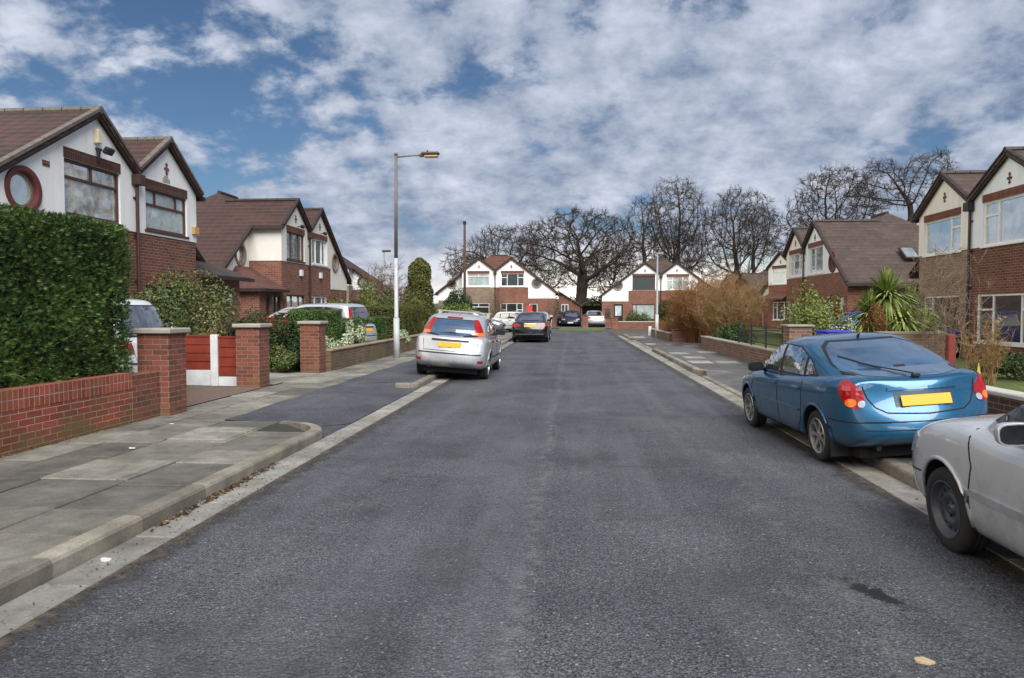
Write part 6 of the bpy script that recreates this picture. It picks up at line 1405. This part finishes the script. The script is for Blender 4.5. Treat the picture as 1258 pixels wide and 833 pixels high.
twigs('leafless bushy tree behind the left hedges near the thin lamp', (-10.2, 40.0, .1), (1.9, 1.6, 4.1), 90, leafmat('grey_brown_twig', '#54422f', '#86705a'), name='bare_tree', cat='tree', seed=10, fork=5, rad=.022)

# ------------------------------------------------------------------ winter trees: space colonisation
def wintertree(seed, H, crown, trunk_h, n_att=1350, shell=4.2, step=.5, kill=.66, infl=6., flat=.6, gravity=0.):
    """crown: list of (cx, cy, cz, rx, ry, rz) ellipsoids (m); returns branch segments"""
    r = np.random.default_rng(seed); att = []
    vol = sum(c[3]*c[4]*c[5] for c in crown)
    for c in crown:
        k = int(n_att*c[3]*c[4]*c[5]/vol); d = r.normal(0, 1, (k, 3)); d /= np.linalg.norm(d, axis=1)[:, None]; q = r.random(k)**(1/shell)
        p = d*q[:, None]*np.array(c[3:]); p = p[p[:, 2] > -c[5]*flat]; att.append(p+np.array(c[:3]))
    att = [Vector(p) for p in np.concatenate(att)]
    nodes = [Vector((0, 0, 0))]; par = [-1]; z = 0
    lean = Vector((r.normal(0, .05), r.normal(0, .05), 1)).normalized()
    while z < trunk_h: nodes.append(nodes[-1]+lean*step+Vector((r.normal(0, .02), r.normal(0, .02), 0))); par.append(len(nodes)-2); z += step
    t0 = max(1, int(len(nodes)*.55))
    for it in range(90):
        kd = kdtree.KDTree(len(nodes)); [kd.insert(p, i) for i, p in enumerate(nodes)]; kd.balance()
        pull = {}
        keep = []
        for a in att:
            co, i, dist = kd.find(a)
            if dist < kill: continue
            keep.append(a)
            if dist < infl+(6 if it < 6 else 0): pull.setdefault(max(i, t0) if i < t0 else i, []).append((a-nodes[i]).normalized())
        att = keep
        if not att or not pull: break
        grown = 0
        for i, ds in pull.items():
            d = Vector((0, 0, 0)); [d.__iadd__(q) for q in ds]
            d = d/len(ds)+Vector((r.normal(0, .08), r.normal(0, .08), r.normal(0, .08)+gravity)); 
            if d.length < .05: continue
            p = nodes[i]+d.normalized()*step; co, j, dist = kd.find(p)
            if dist < step*.35: continue
            nodes.append(p); par.append(i); grown += 1
        if not grown: break
    return nodes, par
def treemesh(nodes, par, tipr, trunk_r, seed, twig=.8, ntw=5, mat=None, expo=2.1, twr=.62):
    r = np.random.default_rng(seed); n = len(nodes); rad = np.zeros(n); ch = [0]*n
    for i in range(n-1, 0, -1):
        if ch[i] == 0: rad[i] = tipr**expo
        rad[par[i]] += rad[i]; ch[par[i]] += 1
    rad = rad**(1/expo); rad = tipr*.8+(trunk_r-tipr*.8)*((rad-tipr)/(rad[0]-tipr))**1.25
    P = np.array([tuple(v) for v in nodes]); A, Bq, Ra, Rb = [], [], [], []
    for i in range(1, n): A.append(P[par[i]]); Bq.append(P[i]); Ra.append(min(rad[par[i]], rad[i]*1.35)); Rb.append(rad[i])
    mid = np.array(P).mean(0); trunk_k = sum(1 for x in Ra)
    tA, tB, tr, tq = [], [], [], []
    for i in range(1, n):
        if rad[i] < tipr*2.6:
            base = P[i]-P[par[i]]; base = base/(np.linalg.norm(base)+1e-9); q = ntw+1 if ch[i] == 0 else max(1, ntw//2)
            for j in range(q):
                d = base*.9+r.normal(0, .55, 3); d[2] += .12; d /= np.linalg.norm(d); l = twig*r.uniform(.5, 1.15); m = P[i]+d*l*.5; d2 = d+r.normal(0, .35, 3); e = m+d2/np.linalg.norm(d2)*l*.5
                tA += [P[i], m]; tB += [m, e]; tr += [tipr*twr, tipr*twr*.8]; tq += [tipr*twr*.8, tipr*twr*.5]
                for s_ in range(6):
                    d3 = d+r.normal(0, .55, 3); d3 /= np.linalg.norm(d3); f_ = r.random(); a_ = P[i]+(m-P[i])*f_ if s_ % 2 else m+(e-m)*f_; tA.append(a_); tB.append(a_+d3*l*.42); tr.append(tipr*twr*.5); tq.append(tipr*twr*.3)
    return (np.array(A), np.array(Bq), np.array(Ra), np.array(Rb)), (np.array(tA), np.array(tB), np.array(tr), np.array(tq))
BARK = plain('tree_bark', '#2e2721', .95, var=.3, scale=2); BARK2 = plain('twig_bark', '#372d25', .95, var=.25, scale=1)
def tree(label, loc, seed, H, crown, trunk_h, trunk_r, tipr=.035, n_att=1350, step=.5, kill=.66, rz=0, **k):
    nodes, par = wintertree(seed, H, crown, trunk_h, n_att, k.pop('shell', 5.), step, kill, flat=k.pop('flat', .6), gravity=k.pop('gravity', 0.)); (a, tw) = treemesh(nodes, par, tipr, trunk_r, seed, **k)
    t = thing('winter_tree', label, 'tree', loc, rz, 'bare winter trees behind the houses'); big = a[2] > trunk_r*.33; big[:3] = True
    link('trunk', segmesh(*[q[big] for q in a], 'trunk', BARK, 8), t); link('branches', segmesh(*[q[~big] for q in a], 'branches', BARK, 5), t); link('twigs', segmesh(*tw, 'twigs', BARK2, 3), t); return t
oak = tree('wide crowned bare oak standing alone between the two end houses', (.75, 78, 0), 4, 13, [(0, 0, 7.6, 6.9, 5, 5.0), (-3.2, 0, 7.4, 3.8, 3.6, 3.3), (3.3, 0, 7.4, 3.8, 3.6, 3.3)], 3.9, .60, tipr=.032, n_att=1500, step=.38, kill=.62, flat=.45, shell=9., ntw=5, twig=.85)
# hanging low branches of the oak and scrub below are part of its look; neighbours:
tL = tree('bare tree with spreading limbs rising behind the left end house', (-7.8, 84, 0), 9, 12, [(0, 0, 8.2, 4.6, 4, 3.4), (-4.6, 0, 6.8, 2.8, 3, 2.4)], 3.6, .36, tipr=.028, n_att=1200, step=.45, kill=.66, ntw=4, twig=.9)
t1 = tree('slender bare tree right of the oak behind the right end house', (8.6, 88, 0), 12, 15, [(0, 0, 11, 2.3, 2.3, 4.2)], 5, .26, tipr=.028, n_att=630, step=.5, kill=.66, ntw=4)
t2 = tree('tallest bare tree with an upswept crown above the right end house', (13.0, 92, 0), 15, 18, [(0, 0, 12.6, 4.1, 3.5, 5.4), (1, 0, 8, 3.2, 3, 3)], 5.4, .42, tipr=.028, n_att=1500, step=.5, kill=.66, ntw=4, twig=1.0)
t3 = tree('dense bare tree over the rust brown hedge right of the end houses', (19.2, 84, 0), 21, 16, [(0, 0, 10.4, 4.4, 4, 5.0), (-1, 0, 6.6, 4, 3, 3)], 3.2, .45, tipr=.028, n_att=1800, step=.45, kill=.66, ntw=5, twig=.9)
t4 = tree('broad bare tree directly behind the far right house roofs', (29.5, 84, 0), 27, 17, [(0, 0, 12.5, 5.2, 4.5, 5.2), (-4.5, 0, 9.5, 3, 3, 2.8)], 5.5, .42, tipr=.028, n_att=1800, step=.48, kill=.66, ntw=4, twig=.9)
t5 = tree('two topped bare tree behind the far right house, left of the nearest right house', (37.2, 84, 0), 33, 19, [(-2.8, 0, 15.0, 3.3, 3.2, 3.6), (2.4, 0, 15.4, 3.5, 3.2, 3.8), (3.5, 0, 11, 2.6, 2.6, 2.2)], 7, .42, tipr=.028, n_att=1350, step=.48, kill=.66, ntw=4, twig=.9)
def far(src, loc, rz, sc, label): return dup(src, loc, rz, label, (sc, sc, sc))
far(tL, (-13.2, 95, 0), 2.1, .78, 'smaller bare tree at the far left of the end house trees')
far(t1, (23.5, 96, 0), 1.0, 1.0, 'thin bare tree between the dense tree and the far right roofs')
far(t3, (5.4, 98, 0), 2.6, .74, 'low bare tree glimpsed through the gap right of the oak')
far(tL, (1.6, 104, 0), 4.0, .8, 'distant bare tree seen low behind the oak trunk')
far(t3, (14.8, 104, 0), .8, .95, 'bare tree in the second row behind the tallest one')
far(tL, (-3.4, 99, 0), 1.2, .7, 'distant low bare tree just left of the oak trunk')
bushcloud('distant dark hedge line closing the gap under the oak', (2.5, 92, 0), (16, 2.5, 2.6), 12000, .35, LF_DARK, lumps=26, seed=40, stems=3)

# ------------------------------------------------------------------ litter and small things
def litter(label, pts, n, size, spread, name='leaf_litter', z=.01):
    r = np.random.default_rng(77+n); P = []
    pa, pb = np.array(pts[0]), np.array(pts[1]); f = r.beta(1.4, 1.4, n); P = pa+(pb-pa)*f[:, None]+r.normal(0, 1, (n, 3))*np.array(spread); P[:, 2] = z+r.random(n)*.012
    me = leaves(P, np.tile(np.array([0, 0, 1.]), (n, 1)), size, np.clip(r.normal(.5, .25, n), 0, 1), LF_LIT, name, 1.6, .35); o = link(name, me); stuff(o, label, 'leaf litter'); return o
litter('brown fallen leaves lying in the left gutter against the kerb', [(-3.04, 4.9, 0), (-3.06, 7.2, 0)], 420, .035, (.025, .05, 0))
litter('thin scatter of dead leaves and grit along the left channel', [(-2.95, 3.2, 0), (-2.9, 9.5, 0)], 260, .018, (.08, .2, 0))
litter('grit and leaf crumbs along the right channel', [(2.95, 4.2, 0), (2.95, 30, 0)], 260, .022, (.06, .3, 0))
litter('dark crumbs and twigs at the frayed left edge of the road', [(-2.72, 3.0, 0), (-2.72, 12, 0)], 700, .016, (.07, .2, 0), z=.004)
litter('moss and grit gathered along the foot of the left garden wall', [(-5.76, 4.5, 0), (-5.76, 9.6, 0)], 500, .02, (.03, .1, 0), z=.124)
def scrap(label, x, y, z, s, col, cat='litter', name='litter_scrap'):
    r = random.Random(int(x*100)); mb = MB(); n = 9; pts = [(s*math.cos(2*math.pi*i/n)*r.uniform(.6, 1.1), s*.6*math.sin(2*math.pi*i/n)*r.uniform(.6, 1.1)) for i in range(n)]
    mb.add([(a, b, .006+r.uniform(0, .006)) for a, b in pts]+[(a, b, 0) for a, b in pts], [tuple(range(n)), tuple(range(2*n-1, n-1, -1))]+[(i, i+n, (i+1) % n+n, (i+1) % n) for i in range(n)])
    o = mb.build(name, plain('scrap_'+col[1:], col, .8), None, loc=(x, y, z)); tag(o, label, cat)
scrap('flat tan leaf lying on the road near the bottom right', 1.62, 3.37, .002, .055, '#a8987a', 'leaf', 'fallen_leaf')
scrap('crumpled white paper scrap in the near left gutter', -2.98, 4.32, .006, .05, '#c9c9c6')
scrap('small white paper scrap on the left pavement slabs', -4.72, 7.3, .122, .04, '#d0d0cc')
scrap('white stone chip on the left pavement by the wall', -5.2, 8.9, .122, .03, '#c2c2bd')
